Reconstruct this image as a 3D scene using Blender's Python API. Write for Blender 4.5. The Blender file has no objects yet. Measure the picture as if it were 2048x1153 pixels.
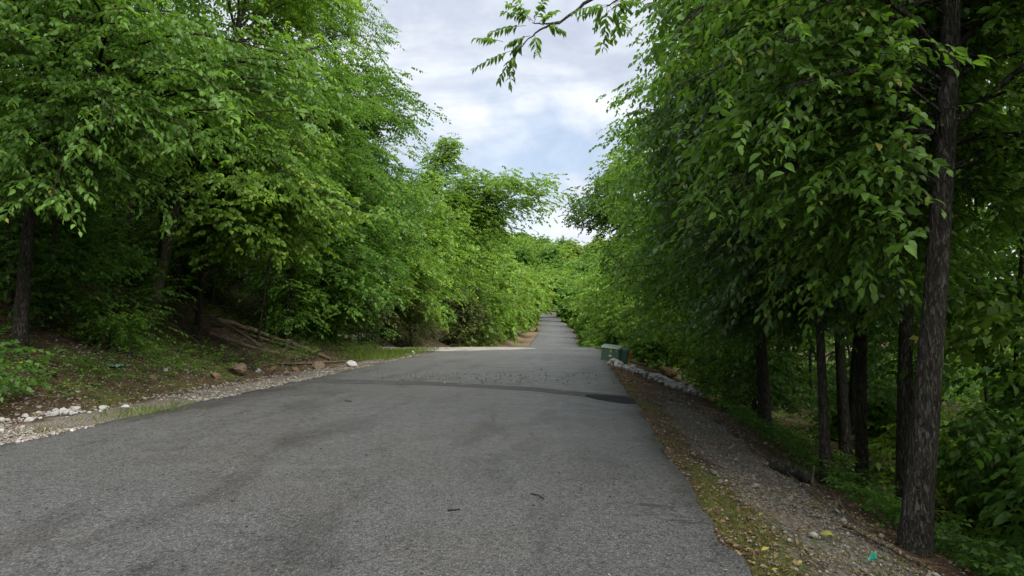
import bpy, bmesh, math, random
import numpy as np
from mathutils import Matrix, Vector

# ------------------------------------------------------------------ camera, sky, sun, exposure
sc = bpy.context.scene
COL = sc.collection
R = math.radians
CAM = np.array((0.0, 0.0, 1.5))
YAW, PITCH = R(5.71), R(2.7)
FPX = 1359.0
cd = bpy.data.cameras.new('camera'); cam = bpy.data.objects.new('camera', cd); COL.objects.link(cam)
cd.sensor_width = 36.0; cd.lens = 36.0 * FPX / 2048.0
cd.clip_start = 0.05; cd.clip_end = 3000
cam.location = CAM.tolist(); cam.rotation_euler = (math.pi / 2 + PITCH, 0, YAW)
sc.camera = cam
SUN_AZ, SUN_EL = R(138), R(55)          # azimuth measured from +Y towards +X
w = bpy.data.worlds.new('World'); sc.world = w; w.use_nodes = True
nt = w.node_tree; nt.nodes.clear()
def N(t, kind, **kw):
    n = t.nodes.new(kind)
    for k, v in kw.items():
        if k.startswith('i_'):
            key = k[2:]
            n.inputs[int(key) if key.isdigit() else key.replace('_', ' ')].default_value = v
        else: setattr(n, k, v)
    return n
def mathn(t, op, a, b=None, clamp=False):
    n = t.nodes.new('ShaderNodeMath'); n.operation = op; n.use_clamp = clamp
    for i, v in enumerate((a, b)):
        if v is None: continue
        if isinstance(v, (int, float)): n.inputs[i].default_value = v
        else: t.links.new(v, n.inputs[i])
    return n.outputs[0]
def mixc(t, fac, a, b, blend='MIX'):
    n = t.nodes.new('ShaderNodeMix'); n.data_type = 'RGBA'; n.blend_type = blend
    for idx, v in ((0, fac), (6, a), (7, b)):
        if isinstance(v, (int, float)): n.inputs[idx].default_value = v
        elif isinstance(v, tuple): n.inputs[idx].default_value = (*v, 1)
        else: t.links.new(v, n.inputs[idx])
    return n.outputs[2]
def ramp(t, fac, stops, interp='LINEAR'):
    n = t.nodes.new('ShaderNodeValToRGB'); n.color_ramp.interpolation = interp
    els = n.color_ramp.elements
    while len(els) < len(stops): els.new(0.5)
    for e, (p, c) in zip(els, stops):
        e.position = p
        e.color = (*c, 1) if isinstance(c, tuple) else (c, c, c, 1)
    t.links.new(fac, n.inputs[0]); return n.outputs[0]
def noise(t, vec, scale, detail=4, rough=0.55, dist=0.0, out=0):
    n = N(t, 'ShaderNodeTexNoise'); n.inputs['Scale'].default_value = scale; n.inputs['Detail'].default_value = detail
    n.inputs['Roughness'].default_value = rough; n.inputs['Distortion'].default_value = dist
    if vec is not None: t.links.new(vec, n.inputs['Vector'])
    return n.outputs[out]
sky = N(nt, 'ShaderNodeTexSky', sky_type='NISHITA', sun_disc=False, sun_elevation=SUN_EL, sun_rotation=SUN_AZ)
sky.air_density = 1.0; sky.dust_density = 1.5
skyc = mixc(nt, 1.0, sky.outputs[0], (0.072, 0.074, 0.076), 'MULTIPLY')
tc = N(nt, 'ShaderNodeTexCoord')
sep = N(nt, 'ShaderNodeSeparateXYZ'); nt.links.new(tc.outputs['Generated'], sep.inputs[0])
den = mathn(nt, 'ADD', mathn(nt, 'MAXIMUM', sep.outputs[2], 0.0), 0.22)
cmb = N(nt, 'ShaderNodeCombineXYZ')
nt.links.new(mathn(nt, 'DIVIDE', sep.outputs[0], den), cmb.inputs[0])
nt.links.new(mathn(nt, 'DIVIDE', sep.outputs[1], den), cmb.inputs[1])
cmb.inputs[2].default_value = 3.7
cov = ramp(nt, noise(nt, cmb.outputs[0], 1.15, 7, 0.56, 0.35), [(0.34, 0.42), (0.5, 0.95)])
shade = noise(nt, cmb.outputs[0], 1.7, 9, 0.58, 0.5)
cloud = ramp(nt, shade, [(0.32, (0.218, 0.245, 0.305)), (0.46, (0.290, 0.315, 0.365)), (0.55, (0.372, 0.393, 0.425)), (0.66, (0.49, 0.497, 0.505))])
fin = mixc(nt, cov, skyc, cloud)
fin = mixc(nt, ramp(nt, sep.outputs[2], [(0.02, .75), (0.22, 0.0)]), fin, (0.46, 0.465, 0.48))      # bright hazy air all round the horizon
bg = N(nt, 'ShaderNodeBackground'); bg.inputs[1].default_value = 1.0
nt.links.new(fin, bg.inputs[0])
wo = N(nt, 'ShaderNodeOutputWorld'); nt.links.new(bg.outputs[0], wo.inputs[0])
sl = bpy.data.lights.new('sun', 'SUN'); sl.energy = 3.4; sl.angle = R(60); sl.color = (1.0, 0.95, 0.86)
so = bpy.data.objects.new('sun', sl); COL.objects.link(so)
sdir = Vector((math.sin(SUN_AZ) * math.cos(SUN_EL), math.cos(SUN_AZ) * math.cos(SUN_EL), math.sin(SUN_EL)))
so.rotation_euler = sdir.to_track_quat('Z', 'Y').to_euler()
vs = sc.view_settings; vs.view_transform = 'Standard'; vs.look = 'None'; vs.gamma = 1; vs.exposure = 1.3
sc.cycles.max_bounces = 7; sc.cycles.diffuse_bounces = 4; sc.cycles.transmission_bounces = 6; sc.cycles.glossy_bounces = 2
sc.cycles.sample_clamp_indirect = 6

# ------------------------------------------------------------------ numbers: view frustum, road line, terrain
cf = np.array((-math.sin(YAW) * math.cos(PITCH), math.cos(YAW) * math.cos(PITCH), math.sin(PITCH)))
cr = np.array((math.cos(YAW), math.sin(YAW), 0.0)); cu = np.cross(cr, cf)
TX, TY = 1024 / FPX, 576.5 / FPX
def view(P):
    v = P - CAM; d = v @ cf; dd = np.maximum(d, 1e-3)
    return d, (v @ cr) / dd / TX, (v @ cu) / dd / TY
def P3(px, py, y):
    """world point on the sight line of photo pixel (px,py) at distance y along the road: used to read real positions off the photo"""
    u = (px - 1024) / FPX; v = (576.5 - py) / FPX
    d = cf + u * cr + v * cu
    return CAM + d * (y / d[1])
def smooth_curve(pts, lo, hi, k):
    xs = np.arange(lo, hi, 0.5); ys = np.interp(xs, *zip(*pts))
    ker = np.hanning(k); ker /= ker.sum()
    return xs, np.convolve(np.pad(ys, k // 2, mode='edge'), ker, 'valid')[:len(xs)]
_yz, _zz = smooth_curve([(-60, 0), (0, 0), (33, 0.0), (38.5, 0.0), (42, -.35), (48, -1.15), (55, -1.95), (66, -2.15), (79, -1.6), (100, -1.1), (122, -.35), (185, 2.3), (250, 6.1), (300, 13), (360, 30), (430, 42), (520, 46), (700, 46)], -60, 700, 13)
_yx, _xx = smooth_curve([(-60, -3), (60, -3.0), (79, -3.1), (122, -4.3), (185, -8.6), (250, -12.5), (330, -24), (700, -60)], -60, 700, 31)
_yh, _hh = smooth_curve([(-60, 3.96), (34, 3.96), (48, 3.05), (120, 2.9), (185, 2.4), (700, 2.3)], -60, 700, 15)
zr = lambda y: np.interp(y, _yz, _zz)
xc = lambda y: np.interp(y, _yx, _xx)
hw = lambda y: np.interp(y, _yh, _hh)
xr = lambda y: xc(y) + hw(y)
xl = lambda y: xc(y) - hw(y)
def vnoise(x, y, s, seed=0):
    x = np.asarray(x, float) * s + seed * 17.13; y = np.asarray(y, float) * s + seed * 7.77
    xi, yi = np.floor(x), np.floor(y); xf, yf = x - xi, y - yi
    h = lambda a, b: np.modf(np.abs(np.sin(a * 127.1 + b * 311.7 + seed) * 43758.5453))[0]
    ux, uy = xf * xf * (3 - 2 * xf), yf * yf * (3 - 2 * yf)
    return (h(xi, yi) * (1 - ux) + h(xi + 1, yi) * ux) * (1 - uy) + (h(xi, yi + 1) * (1 - ux) + h(xi + 1, yi + 1) * ux) * uy
def fbm(x, y, s, seed=0):
    return sum(vnoise(x, y, s * 2 ** k, seed + k) / 2 ** k for k in range(4)) / 1.875 - 0.5
def H(x, y):
    x = np.asarray(x, float); y = np.asarray(y, float)
    d = x - xr(y); e = xl(y) - x
    e2 = e - 3.6 * np.exp(-((y - 36.2) / 4.2) ** 2) * np.clip(e / 3.6, 0, 1)
    pr = np.interp(d, [0, .25, 2.4, 5.5, 9, 16, 45, 140], [-.03, -.07, -.74, -2.2, -2.75, -3.0, -2.6, 6])
    pl = np.interp(e2, [0, 1.2, 1.6, 4, 10, 25, 60, 140], [-.03, -.03, -.02, .95, 4.3, 11, 20, 30])
    out = np.where(d > 0, pr, np.where(e > 0, pl, -.05 - .12 * np.clip(-np.maximum(d, e) / .8, 0, 1)))
    a = np.maximum(d, e)
    amp = np.clip((a - .1) / 4, 0, 1)
    return zr(y) + out + amp * (0.55 * fbm(x, y, .35, 3) + .25 * fbm(x, y, 1.3, 5)) + np.clip(a * 3, 0, 1) * .07 * fbm(x, y, 3.1, 8)

# ------------------------------------------------------------------ mesh helpers
def mesh_np(name, V, polys, mats, matidx=None, tint=None, smooth=False):
    """polys: list of int arrays (n,3) or (n,4)"""
    me = bpy.data.meshes.new(name)
    V = np.asarray(V, np.float32); me.vertices.add(len(V)); me.vertices.foreach_set('co', V.ravel())
    polys = [np.asarray(p, np.int32) for p in polys if len(p)]
    loops = np.concatenate([p.ravel() for p in polys]); tot = np.concatenate([np.full(len(p), p.shape[1], np.int32) for p in polys])
    start = np.concatenate([[0], np.cumsum(tot)[:-1]]).astype(np.int32)
    me.loops.add(len(loops)); me.loops.foreach_set('vertex_index', loops)
    me.polygons.add(len(tot)); me.polygons.foreach_set('loop_start', start)
    try: me.polygons.foreach_set('loop_total', tot)
    except Exception: pass
    if matidx is not None: me.polygons.foreach_set('material_index', np.asarray(matidx, np.int32))
    if tint is not None:
        at = me.attributes.new('tint', 'FLOAT', 'POINT'); at.data.foreach_set('value', np.asarray(tint, np.float32))
    for m in mats: me.materials.append(m)
    if smooth: me.polygons.foreach_set('use_smooth', np.ones(len(tot), bool))
    me.update(calc_edges=True)
    return me
def link(name, me, parent=None, loc=None):
    o = bpy.data.objects.new(name, me); COL.objects.link(o)
    if parent is not None: o.parent = parent
    if loc is not None: o.location = loc
    return o
def tag(o, label, cat, group=None):
    o['label'] = label; o['category'] = cat
    if group: o['group'] = group
    return o
def thing(name, label, cat, loc, group=None):
    o = link(name, None); o.location = tuple(float(a) for a in loc); return tag(o, label, cat, group)
def nrm(a): return a / np.maximum(np.linalg.norm(a, axis=-1, keepdims=True), 1e-9)
UP = np.array((0, 0, 1.0))
def tubes(paths, radii, sides=6, rng=None, rough=0.0):
    """paths (n,k,3), radii (n,k) -> V, quads"""
    paths = np.asarray(paths, float); n, k, _ = paths.shape
    T = nrm(np.gradient(paths, axis=1))
    ref = np.where(np.abs(T[..., 2:3]) > .9, np.array((1.0, 0, 0)), UP)
    A = nrm(np.cross(T, ref)); B = np.cross(T, A)
    ang = np.arange(sides) * 2 * math.pi / sides
    rr = np.broadcast_to(np.asarray(radii, float)[..., None], (n, k, sides)).copy()
    if rough and rng is not None: rr *= 1 + rough * rng.standard_normal(rr.shape)
    V = paths[:, :, None, :] + rr[..., None] * (np.cos(ang)[:, None] * A[:, :, None, :] + np.sin(ang)[:, None] * B[:, :, None, :])
    V = V.reshape(-1, 3)
    i = np.arange(n)[:, None, None] * k * sides + np.arange(k - 1)[None, :, None] * sides
    j = np.arange(sides)[None, None, :]; j2 = (j + 1) % sides
    Q = np.stack([i + j, i + j2, i + sides + j2, i + sides + j], -1).reshape(-1, 4)
    return V, Q
LEAF = {
 2: (np.array([(0, 0, 0), (.45, -.5, .05), (.45, .5, .05), (1, 0, -.12)]), np.array([(0, 2, 1), (1, 2, 3)])),
 4: (np.array([(0, 0, 0), (.30, -.44, .07), (.66, -.40, .03), (1, 0, -.18), (.66, .40, .03), (.30, .44, .07)]), np.array([(0, 5, 1), (1, 5, 4), (1, 4, 2), (2, 4, 3)])),
 8: (np.array([(0, 0, 0), (.16, -.30, .06), (.16, 0, 0), (.16, .30, .06), (.42, -.49, .11), (.42, 0, .01), (.42, .49, .11), (.70, -.38, .04), (.70, 0, -.06), (.70, .38, .04), (.9, -.13, -.10), (.9, 0, -.14), (.9, .13, -.10), (1.05, 0, -.24)]),
     np.array([(0, 2, 1), (0, 3, 2)] + [t for k in (1, 4, 7) for t in ((k, k + 1, k + 4), (k, k + 4, k + 3), (k + 1, k + 2, k + 5), (k + 1, k + 5, k + 4))] + [(10, 11, 13), (11, 12, 13)])),
}
def leaf_geo(P, A, Nn, L, wid, tris):
    """P,A,Nn (m,3); L,wid (m,) -> V, T"""
    tv, tf = LEAF[tris]
    S = np.cross(Nn, A)
    L = L[:, None, None]
    V = P[:, None, :] + L * (tv[None, :, 0:1] * A[:, None, :] + tv[None, :, 1:2] * wid[:, None, None] * S[:, None, :] + tv[None, :, 2:3] * Nn[:, None, :])
    m, k = len(P), len(tv)
    T = (np.arange(m)[:, None, None] * k + tf[None]).reshape(-1, 3)
    return V.reshape(-1, 3), T, k
def sprays_to_leaves(rng, P, D, Ls, n, leaf, wid, droop=.35, jit=.4, pin=False, ang=52):
    S = len(P)
    t = (np.arange(n) + .6) / n
    W = nrm(np.cross(UP, D)); sgn = np.where(np.arange(n) % 2 == 0, 1, -1)
    t = np.broadcast_to(t, (S, n)) + rng.uniform(-.3, .3, (S, n)) / n
    pos = P[:, None] + D[:, None] * (Ls[:, None] * t)[..., None] - UP * (.28 * Ls[:, None] * t ** 2)[..., None]
    a = np.radians(ang + rng.normal(0, 8 if pin else 16, (S, n))) * np.where(t > .88, .3, 1)
    Dd = nrm(D - UP * .25)
    A = Dd[:, None] * np.cos(a)[..., None] + (W[:, None] * sgn[None, :, None]) * np.sin(a)[..., None]
    A = A - UP * (droop * rng.uniform(.3, 1.7, (S, n)))[..., None] + rng.normal(0, .10 if pin else .2, (S, n, 3))
    A = nrm(A)
    tilt = rng.normal(0, jit * .6, (S, 1, 3)) + rng.normal(0, jit, (S, n, 3))
    Nn = UP + tilt
    Nn = nrm(Nn - (Nn * A).sum(-1, keepdims=True) * A)
    L = leaf * rng.uniform(.65, 1.25, (S, n)) * (np.sin(np.clip(t, .08, 1) * 2.6) * .35 + .72)
    if not pin: L = L * rng.uniform(.85, 1.15, (S, 1))
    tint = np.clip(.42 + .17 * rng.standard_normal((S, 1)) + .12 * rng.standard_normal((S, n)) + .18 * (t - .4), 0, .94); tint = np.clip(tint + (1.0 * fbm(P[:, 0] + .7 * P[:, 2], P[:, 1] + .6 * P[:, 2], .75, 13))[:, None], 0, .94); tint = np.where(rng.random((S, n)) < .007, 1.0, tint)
    f = lambda q: q.reshape(-1, q.shape[-1]) if q.ndim == 3 else q.ravel()
    return f(pos), f(A), f(Nn), f(L), np.full(S * n, wid) * rng.uniform(.85, 1.15, S * n), f(tint)

# ------------------------------------------------------------------ materials
def new_mat(name):
    m = bpy.data.materials.new(name); m.use_nodes = True; t = m.node_tree; t.nodes.clear()
    out = N(t, 'ShaderNodeOutputMaterial'); return m, t, out
def principled(t, out, col, rough=.7, spec=.3, bump=None, bdist=.01, bstr=.5):
    p = N(t, 'ShaderNodeBsdfPrincipled')
    if isinstance(col, tuple): p.inputs['Base Color'].default_value = (*col, 1)
    else: t.links.new(col, p.inputs['Base Color'])
    if isinstance(rough, (int, float)): p.inputs['Roughness'].default_value = rough
    else: t.links.new(rough, p.inputs['Roughness'])
    p.inputs['Specular IOR Level'].default_value = spec
    if bump is not None:
        b = N(t, 'ShaderNodeBump'); b.inputs['Distance'].default_value = bdist; b.inputs['Strength'].default_value = bstr
        t.links.new(bump, b.inputs['Height']); t.links.new(b.outputs[0], p.inputs['Normal'])
    if out is not None: t.links.new(p.outputs[0], out.inputs[0])
    return p
def leaf_mat(name, dark, light, trans, rough=.50, spec=.32, tmix=.45):
    m, t, out = new_mat(name)
    at = N(t, 'ShaderNodeAttribute'); at.attribute_name = 'tint'
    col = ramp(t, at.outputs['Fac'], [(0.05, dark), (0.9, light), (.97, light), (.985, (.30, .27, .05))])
    p = principled(t, None, col, rough, spec)
    tr = N(t, 'ShaderNodeBsdfTranslucent')
    tcol = ramp(t, at.outputs['Fac'], [(0.05, tuple(a * .55 for a in trans)), (0.9, trans)])
    t.links.new(tcol, tr.inputs[0])
    mx = N(t, 'ShaderNodeMixShader'); mx.inputs[0].default_value = tmix
    t.links.new(p.outputs[0], mx.inputs[1]); t.links.new(tr.outputs[0], mx.inputs[2]); t.links.new(mx.outputs[0], out.inputs[0])
    return m
M = {}
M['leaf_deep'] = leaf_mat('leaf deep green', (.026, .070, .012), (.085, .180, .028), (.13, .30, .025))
M['leaf_mid'] = leaf_mat('leaf mid green', (.042, .104, .014), (.125, .248, .034), (.20, .40, .03))
M['leaf_bright'] = leaf_mat('leaf bright green', (.066, .140, .016), (.175, .305, .040), (.29, .50, .035))
M['leaf_yellow'] = leaf_mat('leaf yellow green', (.080, .155, .020), (.205, .325, .048), (.34, .51, .04))
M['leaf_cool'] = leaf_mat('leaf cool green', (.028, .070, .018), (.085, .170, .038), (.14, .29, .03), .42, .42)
M['needle'] = leaf_mat('cedar needle', (.040, .062, .014), (.120, .140, .040), (.10, .14, .02), .6, .2, .25)
M['flower'] = leaf_mat('pale yellow flower', (.28, .30, .06), (.42, .42, .10), (.35, .35, .08), .6, .2)
M['grass'] = leaf_mat('grass blade', (.045, .085, .012), (.14, .22, .03), (.20, .30, .03), .55, .25)
M['moss'] = leaf_mat('dry moss and grass', (.060, .060, .018), (.150, .140, .040), (.11, .10, .025), .7, .15, .2)
M['litter'] = leaf_mat('dead leaf', (.050, .029, .017), (.21, .145, .085), (.10, .06, .02), .7, .2, .12)
def bark_mat(name, a, b, scale=6):
    m, t, out = new_mat(name)
    g = N(t, 'ShaderNodeTexCoord'); mp = N(t, 'ShaderNodeMapping'); mp.inputs['Scale'].default_value = (1, 1, .22)
    t.links.new(g.outputs['Object'], mp.inputs[0])
    n1 = noise(t, mp.outputs[0], scale * 6, 6, .65, .4); n2 = noise(t, g.outputs['Object'], 1.6, 4)
    c = mixc(t, ramp(t, n1, [(.35, 0.0), (.65, 1.0)]), a, b)
    c = mixc(t, ramp(t, n2, [(.52, 0.0), (.7, .55)]), c, (b[0] * .8, b[1] * 1.15, b[2] * .75))
    rg = noise(t, mp.outputs[0], scale * 5.5, 4, .6, .5)
    rl = ramp(t, mathn(t, 'ABSOLUTE', mathn(t, 'SUBTRACT', rg, .5)), [(.0, 0.0), (.09, 1.0)])
    c = mixc(t, mathn(t, 'MULTIPLY', mathn(t, 'SUBTRACT', 1.0, rl), .5), c, tuple(x * .6 for x in a))
    principled(t, out, c, .9, .15, mathn(t, 'ADD', rl, mathn(t, 'MULTIPLY', n1, .6)), .03, 1.0)
    return m
M['bark'] = bark_mat('dark furrowed bark', (.022, .019, .015), (.085, .074, .060))
M['bark_pale'] = bark_mat('pale bark', (.10, .085, .065), (.30, .27, .22))
M['bark_grey'] = bark_mat('grey bark', (.030, .027, .023), (.115, .105, .088))
M['deadwood'] = bark_mat('weathered dead wood', (.11, .08, .055), (.38, .29, .20))
M['fresh_wood'] = bark_mat('split fresh wood', (.20, .12, .05), (.42, .28, .13))
M['twig'] = bark_mat('dry twig', (.10, .08, .055), (.28, .24, .18))
def stone_mat(name, a, b, sc_=9):
    m, t, out = new_mat(name)
    g = N(t, 'ShaderNodeTexCoord'); oi = N(t, 'ShaderNodeObjectInfo')
    n1 = noise(t, g.outputs['Object'], sc_, 6, .65)
    c = mixc(t, ramp(t, n1, [(.32, 0.0), (.68, 1.0)]), a, b)
    c = mixc(t, mathn(t, 'MULTIPLY', oi.outputs['Random'], .45), c, tuple(x * .55 for x in a))
    principled(t, out, c, .85, .25, n1, .02, .7)
    return m
M['limestone'] = stone_mat('pale limestone', (.24, .235, .23), (.50, .49, .47))
M['sandstone'] = stone_mat('ochre sandstone', (.13, .085, .045), (.28, .19, .10), 6)
M['brownstone'] = stone_mat('brown field stone', (.10, .072, .048), (.24, .18, .125), 6)
def gravel_mat():
    m, t, out = new_mat('loose gravel')
    at = N(t, 'ShaderNodeAttribute'); at.attribute_name = 'tint'
    c = ramp(t, at.outputs['Fac'], [(0, (.10, .09, .08)), (.35, (.20, .18, .155)), (.7, (.31, .29, .265)), (1, (.50, .485, .46))])
    principled(t, out, c, .85, .25); return m
M['gravel'] = gravel_mat()
def clod_mat():
    m, t, out = new_mat('asphalt crumbs')
    at = N(t, 'ShaderNodeAttribute'); at.attribute_name = 'tint'
    c = ramp(t, at.outputs['Fac'], [(0, (.012, .012, .012)), (.75, (.05, .047, .043)), (.9, (.16, .13, .10)), (1, (.3, .28, .25))])
    principled(t, out, c, .8, .3); return m
M['clod'] = clod_mat()
def plain(name, col, rough=.5, spec=.4, var=.15, sc_=8):
    m, t, out = new_mat(name)
    g = N(t, 'ShaderNodeTexCoord'); n1 = noise(t, g.outputs['Object'], sc_, 5, .6)
    c = mixc(t, ramp(t, n1, [(.35, 0.0), (.7, 1.0)]), tuple(x * (1 - var) for x in col), tuple(min(1, x * (1 + var)) for x in col))
    principled(t, out, c, rough, spec, n1, .004, .2); return m
M['box_green'] = plain('utility green paint', (.060, .115, .072), .45, .45, .18)
M['box_lid'] = plain('weathered lid paint', (.20, .27, .22), .4, .5, .2)
M['ped_green'] = plain('dark green plastic', (.018, .066, .045), .4, .45)
M['sticker_yellow'] = plain('yellow sticker', (.55, .50, .10), .5)
M['sticker_white'] = plain('white sticker', (.72, .72, .72), .5)
M['black_ink'] = plain('printed ink', (.03, .03, .03), .6)
M['orange'] = plain('orange plastic', (.70, .17, .02), .5)
M['teal'] = plain('faded teal plastic', (.11, .20, .175), .45)
M['flag_teal'] = plain('green marker plastic', (.02, .30, .20), .4)
M['wire'] = plain('dull wire', (.12, .11, .10), .5)
M['block'] = plain('pale post', (.38, .36, .31), .8)

def ground_mat():
    m, t, out = new_mat('bank soil and litter')
    g = N(t, 'ShaderNodeTexCoord'); v = g.outputs['Object']
    at = N(t, 'ShaderNodeVertexColor'); at.layer_name = 'zone'       # r gravel, g moss/grass, b red dirt
    sp = N(t, 'ShaderNodeSeparateColor'); t.links.new(at.outputs[0], sp.inputs[0])
    nf = noise(t, v, 22, 6, .7); nm = noise(t, v, 3.1, 5, .6); nl = noise(t, v, .7, 4)
    soil = ramp(t, nf, [(.28, (.012, .008, .005)), (.48, (.036, .024, .016)), (.62, (.075, .052, .034)), (.75, (.15, .11, .072))])
    vor = N(t, 'ShaderNodeTexVoronoi'); vor.inputs['Scale'].default_value = 30; t.links.new(v, vor.inputs['Vector'])
    lit = ramp(t, vor.outputs['Color'], [(.15, (.025, .016, .011)), (.5, (.070, .045, .027)), (.85, (.16, .11, .065))])
    soil = mixc(t, ramp(t, nm, [(.4, 0.0), (.6, .8)]), soil, lit)
    vg = N(t, 'ShaderNodeTexVoronoi'); vg.inputs['Scale'].default_value = 42; t.links.new(v, vg.inputs['Vector'])
    grav = ramp(t, vg.outputs['Color'], [(.1, (.10, .095, .085)), (.5, (.135, .118, .098)), (.9, (.27, .245, .215))])
    grav = mixc(t, ramp(t, vg.outputs['Distance'], [(.35, 0.0), (.75, .85)]), grav, (.05, .042, .034))
    moss = ramp(t, nf, [(.3, (.024, .030, .009)), (.5, (.058, .064, .018)), (.72, (.12, .11, .04))])
    red = ramp(t, nf, [(.3, (.07, .046, .028)), (.55, (.15, .108, .070)), (.72, (.25, .19, .135))])
    def edge(x, lo=.40, hi=.62):
        return ramp(t, mathn(t, 'ADD', x, mathn(t, 'MULTIPLY', mathn(t, 'SUBTRACT', nm, .5), .9)), [(lo, 0.0), (hi, 1.0)])
    c = mixc(t, edge(sp.outputs[1]), soil, moss)
    c = mixc(t, edge(sp.outputs[0]), c, grav)
    c = mixc(t, edge(sp.outputs[2]), c, red)
    h = mathn(t, 'ADD', nf, mathn(t, 'MULTIPLY', vg.outputs['Distance'], -.6))
    principled(t, out, c, .9, .15, h, .03, .8)
    return m
M['ground'] = ground_mat()
def asphalt_mat(name, base, patch=False):
    m, t, out = new_mat(name)
    g = N(t, 'ShaderNodeTexCoord'); v = g.outputs['Object']
    vor = N(t, 'ShaderNodeTexVoronoi'); vor.inputs['Scale'].default_value = 92; t.links.new(v, vor.inputs['Vector'])
    vo2 = N(t, 'ShaderNodeTexVoronoi'); vo2.inputs['Scale'].default_value = 38; t.links.new(v, vo2.inputs['Vector'])
    b = base
    grain = ramp(t, vor.outputs['Color'], [(.1, tuple(x * .45 for x in b)), (.45, tuple(x * .9 for x in b)), (.75, tuple(x * 1.35 for x in b)), (.95, tuple(x * 2.3 for x in b))])
    dark = ramp(t, vo2.outputs['Color'], [(.12, .45), (.3, 1.0)])
    c = mixc(t, .85, grain, dark, 'MULTIPLY')
    vo3 = N(t, 'ShaderNodeTexVoronoi'); vo3.inputs['Scale'].default_value = 34; t.links.new(v, vo3.inputs['Vector'])
    c = mixc(t, .75, c, ramp(t, vo3.outputs['Color'], [(.1, .78), (.5, 1.0), (.85, 1.0), (.95, 1.35)]), 'MULTIPLY')
    big = noise(t, v, .45, 5, .6, .5); mid = noise(t, v, 2.2, 6, .65, .6); fine = noise(t, v, 9, 5, .65)
    if not patch:
        mp = N(t, 'ShaderNodeMapping'); mp.inputs['Scale'].default_value = (1.2, .35, 1); t.links.new(v, mp.inputs[0])
        streak = noise(t, mp.outputs[0], 1.1, 6, .6, .4)
        c = mixc(t, ramp(t, streak, [(.50, 0.0), (.66, .68)]), c, mixc(t, 1.0, c, (.44, .41, .39), 'MULTIPLY'))
        c = mixc(t, ramp(t, big, [(.46, 0.0), (.66, .5)]), c, mixc(t, 1.0, c, (.86, .74, .64), 'MULTIPLY'))
        c = mixc(t, ramp(t, mid, [(.60, 0.0), (.74, .5)]), c, (.080, .070, .060))
        # dust and silt carried onto the far and left lanes
        sp = N(t, 'ShaderNodeSeparateXYZ'); t.links.new(v, sp.inputs[0])
        mr = N(t, 'ShaderNodeMapRange'); mr.inputs[1].default_value = 14; mr.inputs[2].default_value = 30; t.links.new(sp.outputs[1], mr.inputs[0])
        dust = mathn(t, 'MULTIPLY', mr.outputs[0], ramp(t, noise(t, v, .3, 4, .6), [(.35, .25), (.62, .85)]))
        c = mixc(t, dust, c, (.105, .104, .100))
        rgh = ramp(t, mid, [(.3, .38), (.7, .66)])
    else:
        c = mixc(t, ramp(t, mid, [(.46, 0.0), (.70, .8)]), c, mixc(t, 1.0, c, (1.5, 1.48, 1.45), 'MULTIPLY'))
        rgh = ramp(t, mid, [(.3, .75), (.7, .9)])
    if not patch:
        # hairline cracks: thin lines where a distorted noise crosses its middle value
        ck = noise(t, v, .55, 5, .55, 1.2); line = mathn(t, 'ABSOLUTE', mathn(t, 'SUBTRACT', ck, .5))
        gate = ramp(t, noise(t, v, .25, 2), [(.50, 0.0), (.58, 1.0)])
        c = mixc(t, mathn(t, 'MULTIPLY', ramp(t, line, [(.0015, .8), (.005, 0.0)]), gate), c, (.015, .014, .013))
    hgt = mathn(t, 'ADD', vor.outputs['Distance'], mathn(t, 'MULTIPLY', fine, .8))
    principled(t, out, c, rgh, .12 if patch else .42, hgt, .012, .75)
    return m
M['asphalt'] = asphalt_mat('worn asphalt', (.0725, .073, .0745))
M['patch'] = asphalt_mat('dark asphalt patch', (.050, .050, .052), True)
M['tar'] = asphalt_mat('fresh cold patch', (.014, .014, .017), True)
M['concrete'] = plain('pale silty concrete', (.25, .235, .21), .8, .25, .3, 1.3)

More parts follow.
